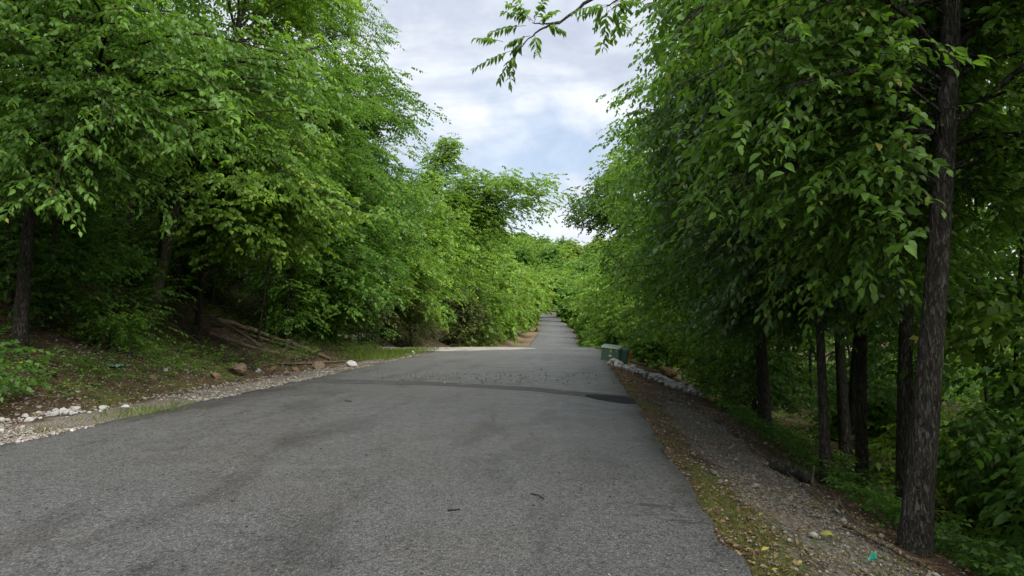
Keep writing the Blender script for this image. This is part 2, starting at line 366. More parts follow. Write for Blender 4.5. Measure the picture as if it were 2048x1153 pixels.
# ------------------------------------------------------------------ the setting: ground, road, apron, patches
def build_terrain():
    ys = np.concatenate([np.arange(-14, 60, .4), np.arange(60, 200, 1.5), np.arange(200, 640, 8)])
    off = np.concatenate([[0, .06, .15, .3], np.arange(.5, 6, .25), np.arange(6, 16, .8), np.arange(16, 50, 3), np.arange(50, 190, 14)])
    cols = [('l', e) for e in off[::-1]] + [('c', t) for t in (.25, .5, .75)] + [('r', d) for d in off]
    X = np.empty((len(ys), len(cols)))
    for j, (k, a) in enumerate(cols):
        X[:, j] = xl(ys) - a if k == 'l' else (xr(ys) + a if k == 'r' else xl(ys) + a * 2 * hw(ys))
    Y = np.broadcast_to(ys[:, None], X.shape)
    Z = H(X, Y)
    nr, ncol = X.shape
    i = np.arange(nr - 1)[:, None] * ncol + np.arange(ncol - 1)[None]
    Q = np.stack([i, i + 1, i + ncol + 1, i + ncol], -1).reshape(-1, 4)
    me = mesh_np('ground', np.stack([X, Y, Z], -1).reshape(-1, 3), [Q], [M['ground']], smooth=True)
    d = X - xr(Y); e = xl(Y) - X
    nz = fbm(X, Y, .5, 11) * 1.6; nz2 = fbm(X, Y, .9, 21) * 1.6
    g = np.where(d > 0, np.clip(1.15 - np.abs(d - 1.15) / .95, 0, 1), np.where(e > 0, np.clip(1.7 - e / .95, 0, 1), 0))
    near = np.clip((30 - Y) / 10, 0, 1)
    g = g * np.where(d > 0, np.clip((17.5 - Y) / 5, .15, 1), np.clip((34 - Y) / 10, .0, 1))
    mo = np.where(d > 0, np.clip(.55 - np.abs(d - .3) / .6 + nz * .6, 0, 1) + np.clip(nz, 0, .5) * (d < 2.2) + .55 * np.clip((d - 5) / 3, 0, 1) * np.clip(.7 + nz2, 0, 1),
                  np.clip(.25 + nz2 * 1.1, 0, 1) * np.clip((e - 1.1) / .6, 0, 1) * np.clip((9 - e) / 3, 0, 1))
    rd = np.where(e > 0, np.clip((Y - 34) / 20, 0, 1) * np.clip(1.5 - e / 2.6, 0, 1) + .8 * np.clip(nz - .1, 0, 1) * np.clip((e - 6) / 3, 0, 1),
                  np.where(d > 0, np.clip((Y - 16) / 12, 0, .75) * np.clip(1.3 - d / 1.8, 0, 1), .2))
    colr = np.stack([g, mo, rd, np.ones_like(g)], -1).reshape(-1, 4)
    ca = me.color_attributes.new('zone', 'FLOAT_COLOR', 'POINT'); ca.data.foreach_set('color', colr.astype(np.float32).ravel())
    o = link('ground', me); o['kind'] = 'structure'
    return o
build_terrain()
def sheet(name, ys, left, right, n, z0, mat, skirt=.05):
    """a strip along the road with n columns between two edge lines, with a down-turned rim"""
    ys = np.asarray(ys, float); f = np.linspace(0, 1, n)
    X = left[:, None] + (right - left)[:, None] * f[None]
    Y = np.broadcast_to(ys[:, None], X.shape)
    lat = (X - xc(Y)) / hw(Y)
    Z = zr(Y) + .03 - .03 * lat ** 2 + z0 + .010 * fbm(X, Y, .7, 31)
    X = np.concatenate([X[:, :1] - skirt * .3, X, X[:, -1:] + skirt * .3], 1); Y = np.concatenate([Y[:, :1], Y, Y[:, -1:]], 1)
    Z = np.concatenate([Z[:, :1] - skirt, Z, Z[:, -1:] - skirt], 1)
    nr, nc = X.shape
    i = np.arange(nr - 1)[:, None] * nc + np.arange(nc - 1)[None]
    Q = np.stack([i, i + 1, i + nc + 1, i + nc], -1).reshape(-1, 4)
    o = link(name, mesh_np(name, np.stack([X, Y, Z], -1).reshape(-1, 3), [Q], [mat], smooth=True)); o['kind'] = 'structure'
    return o
def road_z(x, y):
    lat = (x - xc(y)) / hw(y)
    return zr(y) + .03 - .03 * lat ** 2 + .010 * fbm(x, y, .7, 31)
ysr = np.concatenate([np.arange(-12, 40, .15), np.arange(40, 320, 1.0)])
jl = .22 * fbm(ysr, ysr * 0, .8, 41) + .12 * fbm(ysr, ysr * 0, 3.3, 43); jr = .16 * fbm(ysr, ysr * 0, .9, 47) + .16 * fbm(ysr, ysr * 0, 3.7, 49)
sheet('road', ysr, xl(ysr) + jl, xr(ysr) + jr, 26, 0, M['asphalt'], .10)
# pale drive that joins the road from the left at the crest
ya = np.arange(32.4, 39.4, .2); fr = (ya - 32.4) / 7.0
la = -13.5 + 0 * ya + .3 * fbm(ya, ya * 0, .6, 51); ra = -6.4 + 4.2 * np.sin(np.clip(fr * 1.35, 0, 1) * math.pi) ** .7 + .25 * fbm(ya, ya * 0, 1.1, 53)
def flat_patch(name, ys, left, right, n, z0, mat):
    f = np.linspace(0, 1, n); X = left[:, None] + (right - left)[:, None] * f[None]; Y = np.broadcast_to(np.asarray(ys)[:, None], X.shape)
    Z = np.maximum(road_z(X, Y), H(X, Y)) + z0
    nr, nc = X.shape; i = np.arange(nr - 1)[:, None] * nc + np.arange(nc - 1)[None]
    Q = np.stack([i, i + 1, i + nc + 1, i + nc], -1).reshape(-1, 4)
    o = link(name, mesh_np(name, np.stack([X, Y, Z], -1).reshape(-1, 3), [Q], [mat], smooth=True)); o['kind'] = 'structure'; return o
flat_patch('driveway', ya, la, ra, 26, .006, M['concrete'])
# trench patch crossing the road: runs from the left verge to the right verge, a little nearer on the right
xs = np.arange(xl(16) + .1, xr(16) + .02, .12)
def cross_patch(name, xs, yc, half, z0, mat, seed):
    near = yc - half + .10 * fbm(xs, xs * 0, 1.3, seed) + .05 * fbm(xs, xs * 0, 5, seed + 1)
    far = yc + half + .10 * fbm(xs, xs * 0, 1.3, seed + 5) + .05 * fbm(xs, xs * 0, 5, seed + 6)
    f = np.linspace(0, 1, 8); Y = near[None] + (far - near)[None] * f[:, None]; X = np.broadcast_to(xs[None], Y.shape)
    bumpz = np.sin(f * math.pi)[:, None] ** .5
    Z = np.maximum(road_z(X, Y), H(X, Y)) + .003 + z0 * bumpz
    nr, nc = X.shape; i = np.arange(nr - 1)[:, None] * nc + np.arange(nc - 1)[None]
    Q = np.stack([i, i + 1, i + nc + 1, i + nc], -1).reshape(-1, 4)
    o = link(name, mesh_np(name, np.stack([X, Y, Z], -1).reshape(-1, 3), [Q], [mat], smooth=True)); o['kind'] = 'structure'; return o
ycl = np.interp(xs, [-6.96, -3.5, -1, 0.0, .96], [16.3, 15.6, 14.6, 13.8, 13.1])
cross_patch('asphalt_patch', xs, ycl, np.interp(xs, [-7, -2, 0, 1], [.52, .38, .42, .62]), .004, M['patch'], 61)
xs2 = np.arange(.10, 1.02, .03)
yc2 = np.interp(xs2, [0, .5, 1.2], [13.6, 13.2, 12.75])
cross_patch('tar_patch', xs2, yc2, np.interp(xs2, [.1, .3, .8, 1.02], [.12, .45, .62, .45]), .022, M['tar'], 71)

# ------------------------------------------------------------------ trees
TOT = [0, 0]
LEAFMESH = {}
def leaf_variants(mat, wid):
    key = (mat, round(wid, 2))
    if key not in LEAFMESH:
        out = []
        for tn in (.25, .45, .65, .85):
            tv, tf = LEAF[8]; V = tv * np.array((1, wid, 1.0))
            out.append(mesh_np('leaf', V, [tf], [M[mat]], tint=np.full(len(V), tn), smooth=True))
        LEAFMESH[key] = out
    return LEAFMESH[key]
def leaf_objects(rng, parent, origin, P, A, Nn, L, mat, wid, name='leaf'):
    vs_ = leaf_variants(mat, wid); S = np.cross(Nn, A)
    for p, a, n_, s, l in zip(P - origin, A, Nn, S, L):
        o = bpy.data.objects.new(name, vs_[int(rng.integers(4))]); COL.objects.link(o); o.parent = parent
        o.matrix_local = Matrix(((a[0] * l, s[0] * l, n_[0] * l, p[0]), (a[1] * l, s[1] * l, n_[1] * l, p[1]), (a[2] * l, s[2] * l, n_[2] * l, p[2]), (0, 0, 0, 1)))
def trunk_path(base, top, rng, wob=.12, k=12):
    t = np.linspace(0, 1, k)[:, None]
    p = base + (top - base) * t
    ph = rng.uniform(0, 6.28, 4); s = np.linalg.norm(top - base) * wob * .12
    p[:, 0] += s * (np.sin(t[:, 0] * 5 + ph[0]) - math.sin(ph[0])) * t[:, 0] ** .5; p[:, 1] += s * (np.sin(t[:, 0] * 4 + ph[1]) - math.sin(ph[1])) * t[:, 0] ** .5
    return p
def add_trunk(root, base, path, r0, r1, mat, rng, sides=10, flare=.5):
    t = np.linspace(0, 1, len(path)); rad = r0 + (r1 - r0) * t ** .8
    if r0 > .1:
        tt = np.linspace(0, 1, 40) ** 1.6; path = np.stack([np.interp(tt, t, path[:, i]) for i in range(3)], -1); rad = np.interp(tt, t, rad); t = tt; sides = 18
    V, Q = tubes(path[None] - base, (rad * (1 + flare * np.exp(-t * 26) + .35 * np.exp(-t * 90)))[None], sides, rng, .03)
    return link('trunk', mesh_np('trunk', V, [Q], [M[mat]], smooth=True), root)
def tree(name, label, x, y, h, r, env, nb=30, nsub=5, nsp=8, nl=12, leaf=.1, wid=.5, mat='leaf_mid', tri=2, seed=None,
         group=None, lean=(0, 0), bark='bark', hero=0, limbs=0, spray=.7, droop=.35, cat='tree', clear=None, twigs=False, pin=False, zlo=None, jit=.4, flare=.3, jitter=.25, dens_out=.3):
    """env: crown lobes (x, y, z, rx, ry, rz) in metres from the tree's base"""
    rng = np.random.default_rng(seed if seed is not None else int(abs(x * 131 + y * 977)) + 7)
    jitter = max(jitter * .8, .006 * y)
    if y > 25 and not pin and wid > .3: jit = .6; droop = min(droop, .28); wid = max(wid, .68)
    if tri == 2 and not pin and wid > .3: nsp = max(3, round(nsp * .74)); leaf *= 1.2; wid = max(wid, .56)
    zb = float(H(x, y)); base = np.array((x, y, zb))
    root = thing(name, label, cat, base, group)
    top = base + np.array((lean[0], lean[1], h))
    b0 = base - np.array((0, 0, .25))
    path = trunk_path(b0, top, rng)
    if r > 0: add_trunk(root, base, path, r, max(r * .22, .012), bark, rng, 10 if r > .1 else 7, flare)
    lob = np.array([e[:6] for e in env], float); vol = np.array([(e[6] if len(e) > 6 else 1.0) for e in env]) * (lob[:, 3] * lob[:, 4] * lob[:, 5]) ** .75
    li = rng.choice(len(lob), nb, p=vol / vol.sum())
    u = nrm(rng.normal(size=(nb, 3)) + np.array((0, 0, .15))); rad = rng.uniform(.35, 1.0, nb) ** .6
    tip = base + lob[li, :3] + lob[li, 3:6] * u * rad[:, None]
    zt = path[:, 2]
    hd = np.linalg.norm(tip[:, :2] - base[:2], axis=1)
    zs = np.clip(tip[:, 2] - rng.uniform(.3, .75, nb) * hd, zb + (zlo if zlo is not None else .22 * h), zb + .94 * h)
    zs = np.minimum(zs + rng.uniform(0, .22, nb) * h, np.maximum(zs, np.minimum(tip[:, 2], zb + .94 * h)))
    st = np.stack([np.interp(zs, zt, path[:, 0]), np.interp(zs, zt, path[:, 1]), zs], -1)
    K = 8; tt = np.linspace(0, 1, K)
    Lb = np.linalg.norm(tip - st, axis=1)
    bow = (.10 + .10 * rng.random(nb)) * Lb
    lat0 = nrm(np.cross(tip - st, UP)); side = rng.normal(0, .07, nb) * Lb
    bp = st[:, None] + (tip - st)[:, None] * tt[None, :, None] + UP * (bow[:, None] * np.sin(tt * math.pi))[..., None] + lat0[:, None] * (side[:, None] * np.sin(tt * math.pi * 1.5))[..., None]
    # side shoots
    ts = np.clip(np.linspace(.28, 1, nsub)[None] + rng.uniform(-.07, .07, (nb, nsub)), .15, 1)
    ii = np.minimum((ts * (K - 1)).astype(int), K - 2); ff = ts * (K - 1) - ii
    bi = np.arange(nb)[:, None]
    s0 = bp[bi, ii] * (1 - ff[..., None]) + bp[bi, ii + 1] * ff[..., None]
    tan = nrm(bp[bi, ii + 1] - bp[bi, ii]); lat = nrm(np.cross(tan, UP))
    sg = np.where((np.arange(nsub)[None] + bi) % 2 == 0, 1, -1)
    an = np.radians(rng.uniform(25, 65, (nb, nsub))) * np.where(ts > .93, .25, 1)
    sd = nrm(tan * np.cos(an)[..., None] + lat * (sg * np.sin(an))[..., None] + UP * rng.normal(.02, .22, (nb, nsub))[..., None])
    slen = np.clip(Lb[:, None] * rng.uniform(.14, .34, (nb, nsub)) * (1.2 - .5 * ts), .3, 2.0)
    s0, sd, slen = s0.reshape(-1, 3), sd.reshape(-1, 3), slen.ravel()
    ns = len(s0)
    q = rng.uniform(.05, 1.0, (ns, nsp)); sgn = np.where(rng.random((ns, nsp)) < .5, 1, -1)
    slat = nrm(np.cross(sd, UP))
    sp = s0[:, None] + sd[:, None] * (slen[:, None] * q)[..., None] - UP * (.18 * slen[:, None] * q ** 2)[..., None] + rng.normal(0, jitter, (ns, nsp, 3)) * np.array((1, 1, .7))
    b = np.radians(rng.uniform(10, 75, (ns, nsp)))
    D = nrm(sd[:, None] * np.cos(b)[..., None] + slat[:, None] * (sgn * np.sin(b))[..., None] + UP * rng.normal(-.12, .18, (ns, nsp))[..., None])
    SP, SD = sp.reshape(-1, 3), D.reshape(-1, 3)
    SL = spray * rng.uniform(.6, 1.25, len(SP))
    # keep foliage off the ground, out of the road's clear space and away from the lens
    mid = SP + SD * SL[:, None] * .7
    ok = mid[:, 2] > H(mid[:, 0], mid[:, 1]) + .12
    inroad = (mid[:, 0] > xl(mid[:, 1]) - .15) & (mid[:, 0] < xr(mid[:, 1]) + .15) & (mid[:, 2] < zr(mid[:, 1]) + np.where(mid[:, 1] > 140, 2.6, 4.2))
    verge = (mid[:, 0] - xr(mid[:, 1]) < 2.7) & (mid[:, 0] > xc(mid[:, 1])) & (mid[:, 1] < 31) & (mid[:, 2] < H(mid[:, 0], mid[:, 1]) + 1.35)
    ok &= ~inroad & ~verge & (np.linalg.norm(mid - CAM, axis=1) > 3.0)
    if clear is not None: ok &= clear(mid)
    SP, SD, SL, mid = SP[ok], SD[ok], SL[ok], mid[ok]
    d, uu, vv = view(mid)
    inside = (d > .3) & (np.abs(uu) < 1.18) & (np.abs(vv) < 1.25)
    keep = inside | (rng.random(len(SP)) < dens_out)
    SP, SD, SL, inside = SP[keep], SD[keep], SL[keep], inside[keep]
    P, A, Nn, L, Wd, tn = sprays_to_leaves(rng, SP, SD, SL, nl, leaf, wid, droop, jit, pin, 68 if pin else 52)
    ins = np.repeat(inside, nl)
    if dens_out < 1: L = np.where(ins, L, L * 1.7)
    if hero:
        d, uu, vv = view(P + A * (L * .5)[:, None])
        facing = np.abs(((P - CAM) / np.linalg.norm(P - CAM, axis=1)[:, None] * Nn).sum(1)) + .3
        score = np.where((d > .3) & (np.abs(uu) < .99) & (np.abs(vv) < .99), L * facing / np.maximum(d, .5), 0)
        idx = np.argsort(-score)[:hero]
        leaf_objects(rng, root, base, P[idx], A[idx], Nn[idx], L[idx], mat, wid)
        m_ = np.ones(len(P), bool); m_[idx] = False
        P, A, Nn, L, Wd, tn = P[m_], A[m_], Nn[m_], L[m_], Wd[m_], tn[m_]
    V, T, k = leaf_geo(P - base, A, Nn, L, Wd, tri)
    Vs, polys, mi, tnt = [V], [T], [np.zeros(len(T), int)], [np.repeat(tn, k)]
    nv = len(V)
    rb = r * np.clip(.08 + .18 * (Lb / max(Lb.max(), .1)), .1, .35)
    brad = rb[:, None] * (1 - .85 * tt)[None] + .006
    first = 0
    if limbs and r > 0:
        order = np.argsort(-Lb); first = min(limbs, nb)
        for kx in order[:first]:
            v_, q_ = tubes(bp[kx:kx + 1] - base, brad[kx:kx + 1], 6, rng, .04)
            link('branch', mesh_np('branch', v_, [q_], [M[bark]], smooth=True), root)
        rest = order[first:]
    else: rest = np.arange(nb)
    if r > 0 and len(rest) and tri >= 2:
        sel = [0, 2, 4, 7]; v_, q_ = tubes(bp[rest][:, sel] - base, brad[rest][:, sel] * .7, 3)
        Vs.append(v_); polys.append(q_ + nv); mi.append(np.ones(len(q_), int)); tnt.append(np.zeros(len(v_))); nv += len(v_)
    if twigs:
        e_ = s0 + sd * slen[:, None] - UP * (.18 * slen)[:, None]
        v_, q_ = tubes(np.stack([s0, (s0 + e_) / 2 + UP * (.05 * slen)[:, None], e_], 1) - base, np.broadcast_to(np.array((.014, .009, .004)), (ns, 3)), 3)
        Vs.append(v_); polys.append(q_ + nv); mi.append(np.ones(len(q_), int)); tnt.append(np.zeros(len(v_))); nv += len(v_)
        e2 = SP + SD * SL[:, None] - UP * (.28 * SL)[:, None]
        v_, q_ = tubes(np.stack([SP, (SP + SD * (SL * .5)[:, None] - UP * (.07 * SL)[:, None]), e2], 1) - base, np.broadcast_to(np.array((.005, .004, .002)), (len(SP), 3)), 3)
        Vs.append(v_); polys.append(q_ + nv); mi.append(np.ones(len(q_), int)); tnt.append(np.zeros(len(v_))); nv += len(v_)
    me = mesh_np('crown', np.concatenate(Vs), polys, [M[mat], M[bark]], np.concatenate(mi), np.concatenate(tnt))
    o = link('crown', me, root)
    if hero: o['kind'] = 'stuff'
    TOT[0] += len(P); TOT[1] += sum(len(p) * (p.shape[1] - 2) for p in polys)
    return root

def clone(root, x, y, rot, scale=1.0, label=None):
    o = root.copy(); COL.objects.link(o); o.location = (float(x), float(y), float(H(x, y))); o.rotation_euler = (0, 0, rot); o.scale = (scale,) * 3
    if label: o['label'] = label
    for ch in root.children:
        c = ch.copy(); COL.objects.link(c); c.parent = o
    return o
def scatter(protos, spots, seed):
    rg = np.random.default_rng(seed)
    for k, (x, y) in enumerate(spots):
        pr = protos[k % len(protos)]
        if k < len(protos): pr.location = (float(x), float(y), float(H(x, y))); pr.rotation_euler = (0, 0, rg.uniform(0, 6.28))
        else: clone(pr, x, y, rg.uniform(0, 6.28), rg.uniform(.82, 1.18))
def L_(e, y): return float(xl(y) - e)
def R_(d, y): return float(xr(y) + d)
NEAR = dict(tri=4, nl=12, twigs=True, limbs=14)
MID = dict(tri=2, nl=10, limbs=0)

# ---- left bank, from the camera outwards
tree('broadleaf_tree', 'broad spreading tree with dark straight trunk at the far left of the bank', -11.0, 12.4, 11.5, .14,
     [(1.5, -1.2, 6.4, 3.6, 4.2, 3.7), (3.3, -1.7, 3.5, 1.9, 2.2, 1.5, 1.7), (3.0, -2.6, 5.6, 2.0, 1.8, 2.2, 1.3), (5.0, -.6, 4.6, 1.3, 1.8, 1.6, 1.3)], nb=76, nsub=6, nsp=8, leaf=.128, wid=.46, mat='leaf_mid', hero=280, spray=.6, droop=.45, seed=5, **NEAR)
tree('sapling', 'thin dark sapling standing on the grassy bank right of the dark straight trunk', -11.6, 13.9, 8.5, .055,
     [(.6, -.2, 5.6, 2.4, 2.4, 2.6)], nb=28, nsub=5, nsp=6, leaf=.11, wid=.5, mat='leaf_deep', seed=12, **MID)
tree('leaning_tree', 'tree with a pale leaning trunk showing through the leaves on the left bank', -11.6, 17.2, 11.5, .15,
     [(3.0, -.2, 8.4, 2.7, 3.0, 3.6), (1.6, 0, 5.4, 2.0, 2.2, 1.7)], nb=72, nsub=6, nsp=9, leaf=.105, wid=.62, mat='leaf_bright', lean=(3.4, 0), bark='bark_pale', seed=33, tri=2, nl=12, twigs=False, limbs=8)
tree('broadleaf_tree', 'understory tree with low drooping bright leaf sprays above the fallen logs', -10.9, 18.6, 6.5, .07,
     [(3.2, -1.6, 3.6, 1.7, 2.2, 1.2, 1.6), (2.0, -.8, 4.8, 2.2, 2.2, 1.6)], nb=56, nsub=6, nsp=8, leaf=.135, wid=.66, mat='leaf_bright', bark='bark_grey', hero=160, seed=44, droop=.5, spray=.55, **{**NEAR, 'limbs': 8})
tree('tree_of_heaven', 'tall tree with long feathery leaves and yellow flower heads, left of the sky', -10.6, 23.8, 16.5, .12,
     [(.9, 0, 12.2, 2.7, 3.0, 4.4), (1.6, -.6, 7.2, 2.6, 2.6, 2.6)], nb=66, nsub=5, nsp=8, nl=18, leaf=.16, wid=.34, mat='leaf_mid', tri=2, pin=True, spray=.75, droop=.25, jit=.25, seed=55, bark='bark_grey', limbs=8)
tree('broadleaf_tree', 'tall tree with a side branch pointing into the sky, behind the feathery-leaved tree', -11.3, 30, 14, .17,
     [(1.4, 0, 9.2, 3.0, 3.2, 4.2), (3.7, -.4, 10.0, 1.3, 1.0, .55, 1.6), (2.2, 0, 5.0, 2.5, 2.8, 2.2)], nb=70, nsub=6, nsp=9, leaf=.12, wid=.6, mat='leaf_mid', seed=66, **MID)
tree('broadleaf_tree', 'rounded pale green tree standing before the pointed treetop on the left', -11.6, 37.5, 12, .15,
     [(1.6, 0, 6.8, 3.0, 3.0, 4.2), (2.6, -.5, 3.6, 2.2, 2.6, 2.0)], nb=70, nsub=6, nsp=9, leaf=.12, wid=.6, mat='leaf_bright', seed=77, **MID)
tree('broadleaf_tree', 'narrow tree whose pointed top rises into the sky on the left', -12.2, 47, 13.0, .11,
     [(2.6, 0, 8.8, 1.6, 1.8, 3.4), (3.0, 0, 12.2, .55, .6, 2.0, 1.6), (3.0, 0, 4.5, 2.6, 2.6, 2.6)], nb=64, nsub=5, nsp=9, leaf=.15, wid=.6, mat='leaf_bright', lean=(2.6, 0), seed=88, **MID)
tree('overhanging_tree', 'tree whose long branches reach out over the road from the left', -12.8, 53, 13.5, .13,
     [(6.4, 0, 10.6, 4.4, 2.6, 2.3, 1.5), (9.4, 0, 10.6, 2.0, 1.6, 1.3, 1.4), (4.2, 0, 7.8, 3.4, 2.8, 3.2, 1.3)], nb=84, nsub=7, nsp=9, leaf=.165, wid=.64, mat='leaf_bright', lean=(1.5, 0), seed=99, zlo=3.5, **{**MID, 'limbs': 8})
tree('broadleaf_tree', 'low leafy tree drooping to the verge just right of the log ends', L_(3.4, 26.0), 26.0, 8, .09, [(1.2, -.3, 4.2, 2.0, 2.4, 3.2), (2.0, -.6, 2.4, 1.4, 1.8, 1.6, 1.3)], nb=64, nsub=6, nsp=8, leaf=.12, wid=.7, mat='leaf_mid', seed=1201, zlo=.8, **MID)
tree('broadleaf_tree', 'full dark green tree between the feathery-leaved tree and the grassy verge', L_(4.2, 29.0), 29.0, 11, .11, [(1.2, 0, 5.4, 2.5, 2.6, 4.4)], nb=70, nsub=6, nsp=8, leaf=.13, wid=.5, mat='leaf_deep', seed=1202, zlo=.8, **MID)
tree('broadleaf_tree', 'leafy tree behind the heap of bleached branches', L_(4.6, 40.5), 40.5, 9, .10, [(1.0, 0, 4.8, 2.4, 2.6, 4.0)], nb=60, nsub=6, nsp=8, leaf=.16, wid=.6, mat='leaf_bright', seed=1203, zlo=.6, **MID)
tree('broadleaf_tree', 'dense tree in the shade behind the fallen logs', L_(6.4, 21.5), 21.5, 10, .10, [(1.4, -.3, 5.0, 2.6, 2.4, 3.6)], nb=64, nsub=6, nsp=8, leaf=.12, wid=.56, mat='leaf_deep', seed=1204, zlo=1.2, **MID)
tree('broadleaf_tree', 'young tree with pale leaf sprays above the left end of the logs', L_(4.9, 18.0), 18.0, 8, .06, [(1.2, -.6, 5.2, 2.2, 2.2, 2.6)], nb=56, nsub=6, nsp=8, leaf=.115, wid=.6, mat='leaf_mid', seed=1205, zlo=2.4, **MID)
left_far = [(60, 3.2, 10.5, 'leaf_bright', 'bright green tree on the left just past the branches that reach over the road'),
            (68, 2.8, 10.5, 'leaf_bright', 'bright green tree beside the left edge where the far road dips'),
            (77, 3.2, 10, 'leaf_yellow', 'feathery yellow green tree above the red dirt bank'),
            (88, 3.6, 10, 'leaf_bright', 'bright tree on the left behind the red dirt bank'),
            (101, 3.4, 10, 'leaf_bright', 'leafy tree on the left halfway up the far road'),
            (118, 3.2, 10, 'leaf_bright', 'sunlit tree leaning to the far road from the left'),
            (138, 3.0, 10, 'leaf_bright', 'light green tree left of the upper stretch of road'),
            (160, 2.4, 10.5, 'leaf_yellow', 'yellow green tree spreading above the top of the visible road'),
            (178, 1.0, 11.0, 'leaf_yellow', 'brightest tree, its branches closing over the end of the road')]
for y, e, h, m_, lab in left_far:
    x = L_(e, y); s = .0032 * y
    tree('broadleaf_tree', lab, x, y, h, .16, [(1.0, 0, h * .55, 3.4, 3.4, h * .45), (1.4, -.4, h * .3, 3.0, 3.2, h * .28)], nb=38, nsub=5, nsp=5, nl=10, leaf=max(.19, s * 1.15), wid=.55, mat=m_, spray=.8, seed=int(y * 3), group='trees along the left of the far road', **{k: v for k, v in MID.items() if k != 'nl'})
# second row up the left hillside (two sizes of leaf detail, copies share their meshes)
def proto_tree(k, name, label, group, h, r, env, leaf, mat, bark='bark', nb=34, nsp=7, **kw):
    return tree(name, label, -14 - k, 24, h, r, env, nb=nb, nsub=5, nsp=nsp, nl=10, leaf=leaf, wid=.55, mat=mat, spray=.75, group=group, seed=900 + k, bark=bark, tri=2, dens_out=1.0, jitter=.3, **kw)
HG = 'trees up the left hillside'; HL = 'tree standing up the left hillside behind the roadside row'
pr = [proto_tree(k, 'hillside_tree', HL, HG, h, .12, [(.3, 0, h * .6, 2.9, 2.9, h * .40)], .15, m_, bk) for k, (h, m_, bk) in enumerate([(11, 'leaf_deep', 'bark'), (12.5, 'leaf_mid', 'bark_grey'), (10.5, 'leaf_mid', 'bark')])]
scatter(pr, [(L_(e, y), y) for y, e in [(9, 7.0), (15, 9.5), (20, 7.2), (25, 9), (29, 6.8), (34, 9.5), (40, 8.0), (46, 10.5), (54, 8.5), (12, 10.5), (18, 12), (23.5, 12.5), (31, 12), (37, 12.5), (50, 13)]], 31)
pr = [proto_tree(10 + k, 'hillside_tree', HL, HG, h, .14, [(.3, 0, h * .58, 3.1, 3.1, h * .42)], .34, m_, nb=30, nsp=4) for k, (h, m_) in enumerate([(11.5, 'leaf_bright'), (12.5, 'leaf_mid')])]
scatter(pr, [(L_(e, y), y) for y, e in [(62, 10), (72, 8.5), (84, 10.5), (98, 9.0), (115, 10.5), (136, 9), (160, 9), (78, 15), (92, 15), (108, 16), (126, 15), (148, 15), (172, 14), (190, 10), (200, 17)]], 32)
for k, (y, e, h) in enumerate([(13.5, 5.2, 8), (19.5, 4.6, 9), (22.5, 5.8, 9), (26.5, 4.6, 9), (33, 4.5, 8), (21, 3.4, 7.5), (28, 3.4, 7)]):
    tree('slender_tree', ['slender dark trunk under the broad tree on the left bank', 'slender grey trunk behind the fallen logs', 'slender trunk in the shade behind the fallen logs', 'dark slender trunk under the feathery-leaved tree',
         'slender trunk behind the grassy verge by the driveway', 'leaning slender trunk rising right behind the log ends', 'dark slender trunk rising from the grassy verge'][k], L_(e, y), y, h, .045, [(.5, 0, h * .72, 2.0, 2.0, h * .25)], nb=22, nsub=5, nsp=5, leaf=.12, mat='leaf_deep', lean=((-.6, .9, .3, .5, -.4, .8, .3)[k], 0), bark=['bark', 'bark_grey', 'bark_grey', 'bark', 'bark_pale', 'bark', 'bark'][k], seed=300 + k, **MID)

# understory shrubs
def shrub(name, label, x, y, rx, ry, h, mat, leaf=.08, nb=26, nsp=4, seed=None, group=None, nl=11, wid=.5, tri=2, cat='shrub', pin=False, spray=.5, zc=.52, **kw):
    return tree(name, label, x, y, h * .8, .02, [(0, 0, h * zc, rx, ry, h * .48)], nb=nb, nsub=4, nsp=nsp, nl=nl, leaf=leaf, wid=wid, mat=mat, tri=tri, seed=seed, group=group, zlo=.05, spray=spray, cat=cat, pin=pin, droop=.3, flare=0, **kw)
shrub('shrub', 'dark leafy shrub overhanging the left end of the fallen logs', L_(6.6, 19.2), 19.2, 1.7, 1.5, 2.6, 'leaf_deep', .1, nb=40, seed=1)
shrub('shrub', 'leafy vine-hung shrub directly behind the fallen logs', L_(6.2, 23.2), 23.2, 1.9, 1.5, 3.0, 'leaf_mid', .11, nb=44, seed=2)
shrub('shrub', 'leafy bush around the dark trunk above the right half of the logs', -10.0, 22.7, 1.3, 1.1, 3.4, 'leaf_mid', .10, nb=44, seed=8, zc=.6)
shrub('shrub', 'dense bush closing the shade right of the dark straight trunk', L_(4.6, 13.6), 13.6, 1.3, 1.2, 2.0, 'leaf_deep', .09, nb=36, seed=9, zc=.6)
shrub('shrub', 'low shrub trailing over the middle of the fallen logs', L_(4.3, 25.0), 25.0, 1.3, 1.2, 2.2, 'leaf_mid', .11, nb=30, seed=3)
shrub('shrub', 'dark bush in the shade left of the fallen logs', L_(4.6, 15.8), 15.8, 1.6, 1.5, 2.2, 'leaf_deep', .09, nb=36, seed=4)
shrub('shrub', 'small leafy bush on the bank near the dirt slope', L_(3.6, 14.4), 14.4, .55, .5, .9, 'leaf_mid', .08, nb=16, seed=6)
shrub('shrub', 'weedy bush at the lower left corner of the bank', L_(2.5, 9.6), 9.6, .9, 1.1, .9, 'leaf_deep', .09, nb=26, seed=7)
